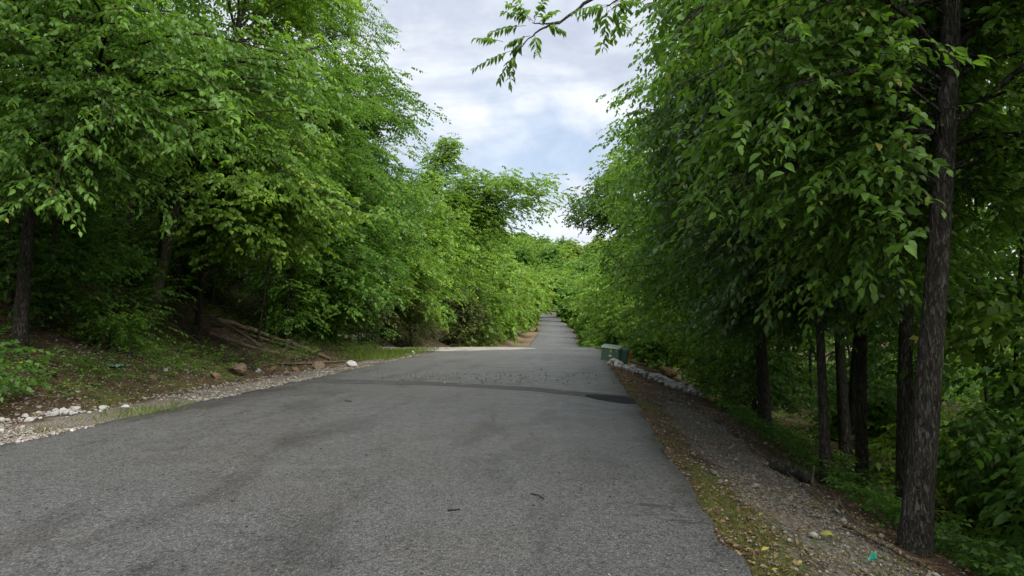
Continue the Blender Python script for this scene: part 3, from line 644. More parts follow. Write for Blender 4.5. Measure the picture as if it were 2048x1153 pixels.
for k, (y, e, h, lab) in enumerate([(27, 3.0, 3.4, 'dark bush between the logs and the grassy verge'), (30.5, 3.2, 4.2, 'pale twiggy bush behind the grassy verge'), (34, 4.2, 4.6, 'tall dark bush left of the driveway'),
                                    (41, 5.2, 4.6, 'dark bush at the back of the driveway'), (45, 4.2, 4.2, 'bush between driveway and far road, in shade'), (51, 3.4, 4.4, 'bush on the left where the road drops from view'), (58, 3.0, 4.2, 'bush under the left trees beside the dip')]):
    shrub('shrub', lab, L_(e, y), y, 2.2, 2.0, h, ['leaf_mid', 'needle', 'leaf_deep', 'leaf_deep', 'leaf_mid', 'needle', 'leaf_bright'][k], max(.12, .0035 * y), nb=44, seed=20 + k)
for k, (x, y, h, lab) in enumerate([(L_(3.2, 39), 39, 6.0, 'feathery cedar with olive foliage beside the driveway'), (L_(4.4, 48), 48, 7.5, 'tall feathery cedar behind the driveway'), (L_(2.6, 57), 57, 6.5, 'olive yellow cedar left of the far road')]):
    tree('cedar_tree', lab, x, y, h, .1, [(0, 0, h * .3, 1.7, 1.7, h * .28), (0, 0, h * .65, 1.0, 1.0, h * .33)], nb=44, nsub=5, nsp=6, nl=12, leaf=.15, wid=.24, mat='needle', spray=.6, droop=.1, seed=400 + k, zlo=.3, bark='bark', tri=2)
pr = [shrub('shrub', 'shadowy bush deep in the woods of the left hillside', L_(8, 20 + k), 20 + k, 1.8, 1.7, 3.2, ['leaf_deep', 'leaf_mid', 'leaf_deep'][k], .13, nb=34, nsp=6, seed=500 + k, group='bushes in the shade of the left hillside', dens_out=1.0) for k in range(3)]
scatter(pr, [(L_(e, y), y) for y, e in [(11, 6.2), (13, 8.5), (17, 7.8), (21, 8.4), (24, 7.5), (28, 7.6), (33, 7.5), (39, 8.5), (45, 7.5), (14.5, 6.4), (10, 9), (19, 10), (26, 10.5), (30.5, 9.5), (16, 10.5), (22.5, 10.4), (36, 10)]], 33)

# ---- right side, from the camera outwards
near_clear = lambda p: ~((p[:, 1] < 12) & (p[:, 0] < .9)) & ~((p[:, 0] < 1.5) & (p[:, 1] < 12) & (p[:, 2] < 2.6))
trunk_clear = lambda p: near_clear(p) & ~((p[:, 1] < 7.0) & (p[:, 0] > 2.9) & (p[:, 0] < 3.65) & (p[:, 2] < 5.5))
tree('broadleaf_tree', 'big dark trunk at lower right, its large leaves hanging over the slope', 2.98, 6.6, 14, .125,
     [(-1.1, -.2, 5.0, 1.3, 1.9, 1.3, 1.5), (-.2, 1.2, 3.7, 1.7, 1.9, 1.0, 1.6), (1.9, .9, 4.6, 1.7, 1.8, 1.6, 1.1), (1.5, .9, 6.4, 2.2, 2.4, 1.4)], nb=80, nsub=6, nsp=8, leaf=.105, wid=.5, mat='leaf_mid', lean=(1.55, .2), hero=290, seed=111, droop=.32, jit=.5, spray=.6, bark='bark_grey', zlo=3.2, flare=.3, clear=trunk_clear, **NEAR)
tree('broadleaf_tree', 'straight grey trunk standing right behind the big dark trunk', 4.72, 10.6, 14.5, .12,
     [(-.6, .3, 9.0, 3.0, 2.8, 3.0), (-1.8, -.6, 6.6, 1.8, 2.0, 1.4)], nb=48, nsub=6, nsp=7, leaf=.13, mat='leaf_mid', seed=122, bark='bark_grey', zlo=5, **{**MID, 'limbs': 10})
tree('broadleaf_tree', 'slim trunk leaning left at the foot of the gravel slope', 3.5, 10.2, 9.5, .078,
     [(-.7, .5, 3.2, 1.6, 1.8, .9, 1.7), (-.9, .6, 4.9, 1.7, 2.2, 1.3, 1.3), (-.6, .4, 7.4, 1.9, 2.2, 2.0, .7)], nb=68, nsub=6, nsp=7, leaf=.115, mat='leaf_cool', lean=(-.55, .2), seed=133, hero=160, bark='bark_grey', zlo=2.6, droop=.45, clear=near_clear, **{**NEAR, 'limbs': 8})
tree('broadleaf_tree', 'dark ivy-covered trunk between the slim leaning trunk and the big trunk', 4.75, 12.2, 11, .105,
     [(-.6, .2, 4.2, 1.9, 1.8, 1.1, 1.5), (-1.0, .3, 6.0, 2.0, 2.0, 1.6), (0, 0, 8.6, 2.4, 2.4, 2.0, .7)], nb=60, nsub=6, nsp=7, leaf=.125, mat='leaf_mid', seed=144, zlo=3, **{**MID, 'limbs': 6})
tree('broadleaf_tree', 'bushy tree with a dark doubled trunk beyond the gravel slope', 3.9, 15, 11.5, .14,
     [(-.8, -.4, 2.9, 1.7, 1.8, 1.3, 1.3), (-1.0, 0, 4.8, 1.9, 2.2, 2.2), (-.5, 0, 8.2, 1.9, 2.4, 2.4), (.3, 0, 6.5, 2.4, 2.6, 2.6)], nb=70, nsub=6, nsp=8, leaf=.12, mat='leaf_mid', seed=155, zlo=2.5, **{**MID, 'limbs': 6})
right_row = [(18.3, 3.6, 11.5, 'leaf_mid', 'leafy tree whose lower branches hang behind the brown boulder', (-1.2, 2.4)),
             (22, 3.6, 11.5, 'leaf_mid', 'tree rising behind the pale riprap stones', (-1.3, 2.4)),
             (26.5, 3.8, 11.5, 'leaf_bright', 'tree standing directly behind the green utility box', (-1.0, 2.5)),
             (31.5, 4.0, 12, 'leaf_bright', 'first tree beyond the green utility box', (-.8, 2.6))]
for y, d, h, m_, lab, (ox, rx) in right_row:
    tree('broadleaf_tree', lab, R_(d, y), y, h, .15, [(ox, 0, h * .32, rx, 2.8, h * .28), (ox - .3, 0, h * .66, rx, 2.8, h * .30)], nb=58, nsub=6, nsp=7, leaf=max(.13, .0048 * y), wid=.55, mat=m_, seed=int(y * 10), zlo=.6, **MID)
tree('overhanging_tree', 'tree with drooping thin twigs of small leaves overhanging the road from the right', R_(3.6, 39), 39, 14, .17,
     [(-3.0, 0, 10.0, 1.8, 2.2, 2.3, 1.5), (-3.9, 0, 8.2, .8, 1.4, 1.6, 1.2), (-.8, 0, 6.5, 2.4, 2.8, 3.2)], nb=64, nsub=6, nsp=8, leaf=.13, wid=.55, mat='leaf_deep', lean=(-1.4, 0), seed=166, droop=.6, zlo=2, **{**MID, 'limbs': 8})
right_far = [(46, 3.6, 10.5, 'leaf_bright', 'light green tree under the drooping twigs on the right'), (54, 3.6, 10, 'leaf_bright', 'second light green tree under the drooping twigs on the right'), (63, 3.4, 10, 'leaf_mid', 'tree on the right opposite the dip in the road'),
             (73, 3.2, 9.5, 'leaf_bright', 'tree on the right at the foot of the far hill road'), (85, 3.2, 9, 'leaf_mid', 'tree on the right beside the mossy road edge'), (99, 3.2, 9, 'leaf_bright', 'tree on the right halfway up the far road'),
             (115, 3.4, 9, 'leaf_mid', 'tree on the right below the pale post'), (134, 3.2, 9, 'leaf_bright', 'tree on the right near the pale post'), (156, 3.4, 9, 'leaf_mid', 'dark tree on the right at the upper road'), (182, 3.6, 9, 'leaf_mid', 'last tree on the right before the road vanishes')]
for y, d, h, m_, lab in right_far:
    s = .0033 * y
    tree('broadleaf_tree', lab, R_(d, y), y, h + (1.5 if y > 60 else 2.2), .15, [(-.9, 0, h * .45 + 1, 3.1, 3.2, h * .46), (-1.0, -.4, h * .22, 2.8, 3.0, h * .26)], nb=40, nsub=5, nsp=5, nl=10, leaf=max(.19, s * 1.15), wid=.55, mat=m_, spray=.8, seed=int(y * 5), zlo=.3, group='trees along the right of the far road', tri=2)
# low growth filling the foot of the right wall of trees
for k, (y, d, h, m_, lab) in enumerate([(17.2, 3.3, 2.0, 'leaf_deep', 'dark bush at the lower end of the riprap stones'), (20.5, 3.6, 2.4, 'leaf_mid', 'bush beside the brown boulder'), (24.2, 3.2, 2.6, 'leaf_bright', 'bright bush right behind the orange marker'),
                                        (28.5, 2.6, 2.4, 'leaf_mid', 'bush close behind the green utility box'), (32.5, 2.5, 2.6, 'leaf_mid', 'round bush at the right edge of the crest'), (37, 2.4, 3.0, 'leaf_bright', 'bush on the right just over the crest'), (43, 2.4, 3.4, 'leaf_mid', 'bush on the right where the road drops from view')]):
    shrub('shrub', lab, R_(d, y), y, 1.3, 1.5, h, m_, max(.10, .0038 * y), nb=36, seed=600 + k)
shrub('shrub', 'black-looking leafy bush filling the lower right corner', 4.5, 5.9, 1.0, 1.2, 2.6, 'leaf_deep', .12, nb=40, seed=71, tri=4, zc=.55)
shrub('shrub', 'dark leafy branch mass at the right edge beside the big trunk', 6.0, 8.3, 1.2, 1.2, 3.6, 'leaf_deep', .11, nb=40, seed=72, tri=4)
# woods deep on the right: trunks standing on the low ground
rng0 = np.random.default_rng(2024)
spots = []
while len(spots) < 36:
    y = rng0.uniform(8.5, 46); x = rng0.uniform(6.0, 8 + y * .62)
    if abs(x - 5) < 1 and abs(y - 10.6) < 1: continue
    if all((x - a) ** 2 + (y - b) ** 2 > 2.2 for a, b in spots): spots.append((x, y))
WL = 'slender trunk deep in the shady woods on the right, the off-frame ones added for shade'; WG = 'slender trunks deep in the right-hand woods'
pr = [tree('woodland_tree', WL, 12 + k, 20, h, r_, [(0, 0, h * .66, 2.5, 2.5, h * .34)], nb=30, nsub=4, nsp=6, nl=9, leaf=.16, wid=.55, mat=m_, lean=ln, bark=bk, group=WG, seed=1000 + k, tri=2, zlo=h * .35, dens_out=1.0)
      for k, (h, r_, m_, ln, bk) in enumerate([(10, .10, 'leaf_mid', (.3, .2), 'bark'), (11.5, .06, 'leaf_deep', (-.5, .3), 'bark_grey'), (9, .045, 'leaf_bright', (.6, -.3), 'bark'), (11, .13, 'leaf_mid', (-.2, -.4), 'bark_grey'), (8.5, .05, 'leaf_deep', (.9, .2), 'bark_pale')])]
spots += [(5.6, 3.2), (6.4, -.6), (5.2, -3.6), (8.6, 4.6), (9.4, 1.0), (8.2, -3.0), (11.5, 3.4), (12.6, -1.2), (7.0, -7.0), (11, -6), (14.6, 5.8), (15.8, 1.6), (4.8, -7.6), (14.4, -4.4)]  # unseen trees added beside and behind the camera to shade slope and near road
scatter(pr, spots, 34)
pr = [shrub('shrub', 'leafy undergrowth bush among the trunks of the right-hand woods', 12 + k, 22, 1.5, 1.5, h, m_, .13, nb=26, nsp=6, seed=1100 + k, group='bushes in the right-hand woods', dens_out=1.0) for k, (h, m_) in enumerate([(2.4, 'leaf_mid'), (1.6, 'leaf_bright'), (3.0, 'leaf_deep'), (2.0, 'leaf_mid')])]
sp2 = []
for k in range(64):
    y = 9 * (60 / 9) ** rng0.random(); x = rng0.uniform(7.0, 9 + y * .62); sp2.append((x, y))
scatter(pr, sp2, 35)

# ---- masses of wood too far to count
def wood_mass(name, label, pts, size, leaf, mat, nsp, seed, cat='woodland'):
    rng = np.random.default_rng(seed); pts = np.asarray(pts, float); n = len(pts)
    u = nrm(rng.normal(size=(n, nsp, 3))); r_ = rng.uniform(.3, 1, (n, nsp)) ** .5
    sz = size * rng.uniform(.7, 1.2, (n, 1, 1))
    P = (pts[:, None] + u * r_[..., None] * sz * np.array((1, 1, 1.15))).reshape(-1, 3)
    D = nrm((u * np.array((1, 1, .3)) + rng.normal(0, .35, u.shape)).reshape(-1, 3))
    ok = (P[:, 2] > H(P[:, 0], P[:, 1])) & ~((P[:, 0] > xl(P[:, 1]) - .3) & (P[:, 0] < xr(P[:, 1]) + .3) & (P[:, 1] < 215))
    P, D = P[ok], D[ok]
    d, uu, vv = view(P); ok = (d > 1) & (np.abs(uu) < 1.2) & (np.abs(vv) < 1.3); P, D = P[ok], D[ok]
    p, A, Nn, L, Wd, tn = sprays_to_leaves(rng, P, D, np.full(len(P), leaf * 4), 7, leaf, .6, .35, .5)
    V, T, k = leaf_geo(p, A, Nn, L, Wd, 2)
    o = link(name, mesh_np(name, V, [T], [M[mat]], tint=np.repeat(tn, k))); o['kind'] = 'stuff'; tag(o, label, cat)
    TOT[0] += len(p); TOT[1] += len(T); return o
rng0 = np.random.default_rng(77)
pts = []
for _ in range(150):
    y = rng0.uniform(20, 95); x = xr(y) + 14 + rng0.uniform(0, 12) + .38 * max(0, y - 20); pts.append((x, y, H(x, y) + rng0.uniform(.5, 11)))
for _ in range(130):
    y = rng0.uniform(14, 80); x = xr(y) + 9 + rng0.uniform(0, 10) + .30 * max(0, y - 16); pts.append((x, y, H(x, y) + rng0.uniform(.2, 2.6)))
wood_mass('woodland', 'mass of green woods closing the view beyond the trunks on the right', pts, 2.3, .36, 'leaf_mid', 18, 1)
pts = []
for _ in range(130):
    y = rng0.uniform(14, 120); x = xl(y) - 14 - rng0.uniform(0, 12); pts.append((x, y, H(x, y) + rng0.uniform(.5, 9)))
wood_mass('woodland', 'mass of dark woods higher up the left hillside', pts, 2.8, .36, 'leaf_deep', 15, 2)
pts = []
for _ in range(260):
    y = rng0.uniform(205, 460) if _ > 120 else rng0.uniform(105, 260); x = xc(y) + (rng0.uniform(-.16, .20) * y if _ > 120 else -18 - rng0.uniform(0, 30)); pts.append((x, y, H(x, y) + rng0.uniform(1, 8)))
wood_mass('woodland', 'far wooded hill closing the end of the road', pts, 4.5, .95, 'leaf_bright', 16, 3)
pr = [tree('far_tree', 'tree crown among many on the far wooded hill', -20 - 12 * k, 300, h, .2, [(0, 0, h * .58, 4.2, 4.2, h * .42)], nb=44, nsub=5, nsp=5, nl=8, leaf=.7, wid=.6, mat=m_, spray=1.7, seed=700 + k, group='tree crowns on the far hill', dens_out=1.0, zlo=1.0) for k, (h, m_) in enumerate([(13, 'leaf_bright'), (15, 'leaf_mid'), (12, 'leaf_yellow')])]
sp2 = []
while len(sp2) < 95:
    y = rng0.uniform(212, 430); x = float(xc(y) + rng0.uniform(-.12, .17) * y)
    if all((x - a_) ** 2 + (y - b_) ** 2 > 26 for a_, b_ in sp2): sp2.append((x, y))
scatter(pr, sp2, 36)
x = float((1098 - 1160) / FPX * 330); tree('far_tree', 'rounded treetop standing highest on the far wooded hill', x, 330, 18, .25, [(0, 0, 11, 4.5, 4.5, 7)], nb=44, nsub=5, nsp=5, nl=8, leaf=.8, wid=.6, mat='leaf_mid', spray=1.9, seed=777)
pr = [tree('broadleaf_tree', 'tree in the second row behind the right roadside trees, the gap fillers added for shade', 14 + 6 * k, 90, 12, .14, [(0, 0, 7.2, 3.2, 3.4, 4.6)], nb=36, nsub=5, nsp=4, nl=9, leaf=.33, wid=.55, mat=m_, spray=.8, seed=800 + k, group='second row of trees on the right', tri=2, dens_out=1.0) for k, m_ in enumerate(['leaf_bright', 'leaf_mid', 'leaf_mid'])]
scatter(pr, [(R_(d, y), y) for y, d in [(50, 8.5), (58, 8.5), (66, 8.2), (76, 8.5), (88, 8.2), (100, 8.5), (114, 8.5), (130, 8.5), (150, 8.5), (172, 8.5), (195, 8), (70, 14), (94, 14), (122, 14), (160, 14), (205, 14), (44, 12), (34, 9), (68, 5.4), (79, 5.2), (92, 5.2), (107, 5.2), (124, 5.2), (145, 5.2), (168, 5.2), (192, 4.6)]], 37)  # last spots, in the roadside gaps, added to make the road shadow continuous
print('LEAVES', TOT)

# ------------------------------------------------------------------ ground cover that nobody could count
def hit(px, py, lift=0.0, y0=3.0, y1=260.0):
    """where the sight line of a photo pixel meets the ground (or a surface lift metres above it)"""
    u = (px - 1024) / FPX; v = (576.5 - py) / FPX
    d = cf + u * cr + v * cu; d = d / d[1]
    ys = np.concatenate([np.arange(y0, 60, .02), np.arange(60, y1, .25)])
    p = CAM + ys[:, None] * d
    on = (p[:, 0] > xl(ys)) & (p[:, 0] < xr(ys))
    g = np.where(on, road_z(p[:, 0], ys), H(p[:, 0], ys)) + lift
    i = np.argmax(p[:, 2] < g)
    q = p[i].copy(); q[2] = g[i] - lift
    return q
OCT = np.array([(1, 0, 0), (0, 1, 0), (-1, 0, 0), (0, -1, 0), (0, 0, 1), (0, 0, -1)], float)
OCTF = np.array([(0, 1, 4), (1, 2, 4), (2, 3, 4), (3, 0, 4), (1, 0, 5), (2, 1, 5), (3, 2, 5), (0, 3, 5)])
CUB = np.array([(x, y, z) for x in (-1, 1) for y in (-1, 1) for z in (-1, 1)], float) * .72
CUBF = np.array([(0, 1, 3), (0, 3, 2), (4, 6, 7), (4, 7, 5), (0, 4, 5), (0, 5, 1), (2, 3, 7), (2, 7, 6), (0, 2, 6), (0, 6, 4), (1, 5, 7), (1, 7, 3)])
def pebbles(name, label, cat, P, size, tint, mat, rng, cube=False, flat=.6):
    n = len(P); T0, F0 = (CUB, CUBF) if cube else (OCT, OCTF)
    V = T0[None] * (1 + .28 * rng.standard_normal((n, len(T0), 3))) * np.array((1, .8, flat))
    a = rng.uniform(0, 6.28, n); c, s_ = np.cos(a), np.sin(a)
    x = V[..., 0] * c[:, None] - V[..., 1] * s_[:, None]; y = V[..., 0] * s_[:, None] + V[..., 1] * c[:, None]
    tl = rng.normal(0, .35, n)[:, None]
    V = np.stack([x, y, V[..., 2] + x * tl], -1) * size[:, None, None]
    V = V + (P + np.array((0, 0, 1)) * (size * flat * .45)[:, None])[:, None]
    F = (np.arange(n)[:, None, None] * len(T0) + F0[None]).reshape(-1, 3)
    o = link(name, mesh_np(name, V.reshape(-1, 3), [F], [M[mat]], tint=np.repeat(tint, len(T0)))); o['kind'] = 'stuff'; tag(o, label, cat); return o
def ground_pts(x, y):
    on = (x > xl(y)) & (x < xr(y))
    return np.stack([x, y, np.where(on, road_z(x, y), H(x, y))], -1)
g = np.random.default_rng(9)
def near_y(n, a, b): return a * (b / a) ** g.random(n)
n = 4600; y = near_y(n, 3.2, 19); d = np.abs(g.normal(1.2, .55, n)); x = xr(y) + d
pebbles('gravel', 'grey gravel spread over the right shoulder of the road', 'gravel', ground_pts(x, y), g.uniform(.008, .022, n) * (1 + (g.random(n) > .96) * 1.4), np.clip(g.normal(.24, .17, n), 0, .8), 'gravel', g)
n = 6500; y = near_y(n, 6.5, 31); e = np.where(g.random(n) < .6, g.uniform(-.15, .5, n), g.uniform(.4, 1.5, n)); keep = vnoise(xl(y) - e, y, 1.1, 5) > .36; y, e = y[keep], e[keep]; x = xl(y) - e
pebbles('gravel', 'pale crushed stone strip along the left edge of the asphalt', 'gravel', ground_pts(x, y), g.uniform(.010, .026, len(x)) * (1 + (g.random(len(x)) > .96) * 1.2), np.clip(g.normal(.32, .2, len(x)), .05, .9), 'gravel', g, True)
n = 2600; y = near_y(n, 9, 27); e = g.uniform(1.2, 4.2, n); x = xl(y) - e
pebbles('stones', 'brown and tan pebbles scattered over the dirt bank on the left', 'pebbles', ground_pts(x, y), g.uniform(.010, .028, n) * (1 + (g.random(n) > .94)), np.clip(g.normal(.28, .16, n), 0, .85), 'gravel', g, True)
n = 800; y = g.normal(17.6, 1.0, n); x = g.normal(-2.6, 1.7, n).clip(-6.3, .8); k2 = int(n * .35); y[:k2] = near_y(k2, 4, 24); x[:k2] = g.uniform(-6.5, .9, k2)
pebbles('asphalt_crumbs', 'dark asphalt crumbs and clods scattered across the road', 'crumbs', ground_pts(x, y), np.where(np.arange(n) < k2, g.uniform(.006, .014, n), g.uniform(.007, .026, n)), g.random(n) ** .8, 'clod', g)
def blades(name, label, cat, P, L, wid, mat, spread=.5, tri=2, tint=None):
    n = len(P); A = nrm(np.stack([g.normal(0, spread, n), g.normal(0, spread, n), np.ones(n)], -1))
    Nn = g.normal(size=(n, 3)); Nn = nrm(Nn - (Nn * A).sum(1, keepdims=True) * A)
    V, T, k = leaf_geo(P, A, Nn, L, np.full(n, wid), tri)
    o = link(name, mesh_np(name, V, [T], [M[mat]], tint=np.repeat(np.clip(g.normal(.5, .22, n), 0, 1) if tint is None else tint, k))); o['kind'] = 'stuff'; tag(o, label, cat); return o
def flat_leaves(name, label, cat, P, L, wid, mat, lift=.3, tri=2):
    n = len(P); A = nrm(np.stack([g.normal(size=n), g.normal(size=n), g.normal(0, lift, n)], -1)); Nn = np.stack([g.normal(0, lift, n), g.normal(0, lift, n), np.ones(n)], -1)
    Nn = nrm(Nn - (Nn * A).sum(1, keepdims=True) * A)
    V, T, k = leaf_geo(P + np.array((0, 0, .012)), A, Nn, L, np.full(n, wid), tri)
    o = link(name, mesh_np(name, V, [T], [M[mat]], tint=np.repeat(g.random(n), k))); o['kind'] = 'stuff'; tag(o, label, cat); return o
n = 7000; y = near_y(n, 3.0, 22); d = g.uniform(.02, 2.7, n); keep = (fbm(xr(y) + d, y, .8, 61) + .12 * g.standard_normal(n) > -.03); y, d = y[keep], d[keep]
P = ground_pts(xr(y) + d, y); flat_leaves('leaf_litter', 'brown dead leaves littering the right shoulder', 'leaf litter', P, g.uniform(.025, .07, len(P)), .5, 'litter')
n = 5200; y = near_y(n, 8, 30); e = g.uniform(1.3, 8, n); P = ground_pts(xl(y) - e, y)
flat_leaves('leaf_litter', 'brown dead leaves littering the left bank under the trees', 'leaf litter', P, g.uniform(.04, .10, len(P)), .5, 'litter')
n = 260; y = near_y(n, 3.3, 22); x = g.uniform(-6.3, .9, n); P = ground_pts(x, y)
flat_leaves('leaf_scraps', 'small torn leaf scraps and twig bits lying on the asphalt', 'leaf scraps', P, g.uniform(.012, .045, n), .4, 'litter', .12)
# grass: mossy fringe of the right shoulder, tufts on the left verge, the grassy bank, the verge by the driveway
n = 15000; y = near_y(n, 3.0, 26); d = np.abs(g.normal(.22, .32, n)); m_ = fbm(xr(y) + d, y, 1.3, 71) + .10 * g.standard_normal(n) > .0; y, d = y[m_], d[m_]
P = ground_pts(xr(y) + d + .02, y); blades('grass', 'yellowing moss and short grass along the right edge of the asphalt', 'grass', P, g.uniform(.015, .055, len(P)), .16, 'moss', .9)
n = 5000; y = near_y(n, 3.0, 15); d = g.uniform(.1, 2.6, n); m_ = fbm(xr(y) + d, y, 1.6, 75) > .14; y, d = y[m_], d[m_]
P = ground_pts(xr(y) + d, y); blades('grass', 'green grass patches on the gravel slope at the right', 'grass', P, g.uniform(.03, .09, len(P)), .12, 'grass', .8)
c = hit(285, 828); n = 500; P = ground_pts(c[0] + g.normal(0, .28, n), c[1] + g.normal(0, .55, n)); blades('grass', 'bright grass tuft growing at the left edge of the asphalt', 'grass', P, g.uniform(.06, .17, n), .07, 'grass', .5)
c = hit(88, 862); n = 160; P = ground_pts(c[0] + g.normal(0, .12, n), c[1] + g.normal(0, .2, n)); blades('grass', 'small grass tuft in the pale gravel at far left', 'grass', P, g.uniform(.04, .12, n), .07, 'moss', .6)
n = 22000; y = near_y(n, 8.5, 27); e = g.uniform(1.3, 5.5, n); x = xl(y) - e; m_ = fbm(x, y * .8, .55, 81) + .08 * g.standard_normal(n) > .05; x, y = x[m_], y[m_]
P = ground_pts(x, y); blades('grass', 'mossy grass patches on the shaded left bank', 'grass', P, g.uniform(.03, .11, len(P)), .09, 'grass', .7)
n = 6000; y = g.uniform(24.5, 34, n); e = np.abs(g.normal(1.5, .8, n)); P = ground_pts(xl(y) - e, y); blades('grass', 'sunlit grass verge between the logs and the driveway', 'grass', P, g.uniform(.08, .30, n), .06, 'grass', .45)
n = 9000; y = near_y(n, 20, 34); e = np.abs(g.normal(0, .35, n)); m_ = g.random(n) < .5; P = ground_pts(xl(y) - e, y)[m_]; flat_leaves('dry_debris', 'tan dry debris line along the left edge near the crest', 'debris', P, g.uniform(.02, .06, len(P)), .4, 'litter')
n = 2600; y = near_y(n, 17.5, 25); d = np.abs(g.normal(.35, .35, n)); P = ground_pts(xr(y) + d, y); flat_leaves('leaf_litter', 'rusty leaf drift on the right verge before the utility box', 'leaf litter', P, g.uniform(.04, .09, n), .5, 'litter')
def cover(name, label, x, y, mat, leaf, hi, seed, nl=6):
    rng = np.random.default_rng(seed); P = ground_pts(x, y) + np.array((0, 0, 1.0)) * rng.uniform(.03, hi, len(x))[:, None]
    D = nrm(np.stack([rng.normal(size=len(x)), rng.normal(size=len(x)), rng.uniform(.1, .8, len(x))], -1))
    p, A, Nn, L, Wd, tn = sprays_to_leaves(rng, P, D, np.full(len(x), leaf * 3.2), nl, leaf, .5, .25, .4)
    V, T, k = leaf_geo(p, A, Nn, L, Wd, 2)
    o = link(name, mesh_np(name, V, [T], [M[mat]], tint=np.repeat(tn, k))); o['kind'] = 'stuff'; tag(o, label, 'undergrowth'); return o
n = 4200; y = near_y(n, 5.5, 48); d = 3.0 + g.random(n) * (6 + .55 * y); cover('undergrowth', 'bright green ground cover on the low floor of the right-hand woods', xr(y) + d, y, 'leaf_bright', .10, .35, 5)
n = 2200; y = near_y(n, 5.5, 20); d = 2.35 + np.abs(g.normal(0, .6, n)); m_ = fbm(xr(y) + d, y, .7, 91) > -.05; cover('undergrowth', 'dark weeds along the foot of the gravel slope on the right', (xr(y) + d)[m_], y[m_], 'leaf_deep', .07, .3, 6)
n = 6500; y = near_y(n, 8.3, 30); e = 1.9 + g.random(n) * 6; x = xl(y) - e; m_ = fbm(x, y, .6, 95) > -.09; cover('undergrowth', 'dark low weeds covering parts of the left bank', x[m_], y[m_], 'leaf_mid', .075, .32, 7)

# ------------------------------------------------------------------ stones, rocks
def rock_mesh(seed, mat, sub=2):
    bm = bmesh.new(); bmesh.ops.create_icosphere(bm, subdivisions=sub, radius=1); rng = np.random.default_rng(seed)
    cuts = nrm(rng.normal(size=(7, 3))); off = rng.uniform(.45, .85, 7)
    for v in bm.verts:
        p = np.array(v.co)
        for c_, o_ in zip(cuts, off):
            t = p @ c_
            if t > o_: p = p - c_ * (t - o_) * .92
        v.co = p * (1 + .04 * rng.standard_normal())
    me = bpy.data.meshes.new('rock'); bm.to_mesh(me); bm.free(); me.materials.append(M[mat]); return me
SM = [rock_mesh(k, 'limestone', 2) for k in range(7)]
def put(me, name, p, size, rng, parent=None, flat=.7, origin=None):
    o = link(name, me, parent); q = np.array(p) - (origin if origin is not None else 0)
    o.location = q.tolist(); s_ = size * .5
    o.scale = (s_ * rng.uniform(.85, 1.2), s_ * rng.uniform(.8, 1.1), s_ * flat * rng.uniform(.85, 1.2)); o.rotation_euler = (rng.uniform(-.4, .4), rng.uniform(-.4, .4), rng.uniform(0, 6.28)); return o
rng = np.random.default_rng(4)
a, b = hit(1228, 730), hit(1392, 792)
rp = thing('riprap', 'band of pale broken stones running down from the utility box', 'riprap', a)
for k in range(280):
    t = rng.random(); wd = .22 + .30 * math.sin(math.pi * min(t * 1.1, 1)); q = a + (b - a) * t; dv = np.array((b - a)[:2]); dv /= np.linalg.norm(dv); off = rng.normal(0, wd * .55)
    x, y = q[0] - dv[1] * off, q[1] + dv[0] * off; sz = .08 + .18 * rng.random() ** 1.6
    put(SM[k % 7], 'stone', (x, y, float(H(x, y)) + sz * .18 + max(0, .16 - abs(off) * .4) * rng.random()), sz, rng, rp, .75, a)
a, b = hit(20, 848, 0), hit(182, 822, 0)
rp = thing('stone_row', 'row of pale broken stones at the far left verge', 'stones', a)
for k in range(55):
    t = rng.random(); q = a + (b - a) * t; off = rng.normal(0, .2); x, y = q[0] + off, q[1] + off * .5; sz = .04 + .13 * rng.random() ** 2.2
    put(SM[k % 7], 'stone', (x, y, float(H(x, y)) + sz * .2), sz, rng, rp, .7, a)
for px, py, w_, mt, lab in [(432, 757, 24, 'sandstone', 'orange sandstone rock at the foot of the dirt bank'), (472, 748, 46, 'brownstone', 'largest grey brown boulder below the root tangle'), (546, 742, 18, 'sandstone', 'tan rock behind the pale gravel near the logs'),
                            (592, 744, 20, 'sandstone', 'small yellowish rock at the top of the pale gravel'), (638, 740, 30, 'brownstone', 'brown rock under the right ends of the logs'), (704, 733, 22, 'limestone', 'whitish rock at the road edge right of the logs'),
                            (516, 745, 14, 'limestone', 'small pale rock beside the grey brown boulder'), (306, 760, 16, 'brownstone', 'tan stone lying on the bank above the pale gravel'), (330, 744, 12, 'limestone', 'small light stone halfway up the dirt bank'),
                            (404, 792, 14, 'brownstone', 'flat tan stone at the upper edge of the gravel strip'), (1335, 752, 38, 'sandstone', 'brown boulder beside the riprap stones'), (826, 708, 12, 'limestone', 'pale rock on the left verge near the driveway')]:
    p = hit(px, py); sz = w_ / FPX * p[1]; o = put(rock_mesh(px, mt, 3), 'rock', (p[0], p[1], p[2] + sz * .18), sz, rng, None, .72 if px != 1335 else .6); tag(o, lab, 'rock')

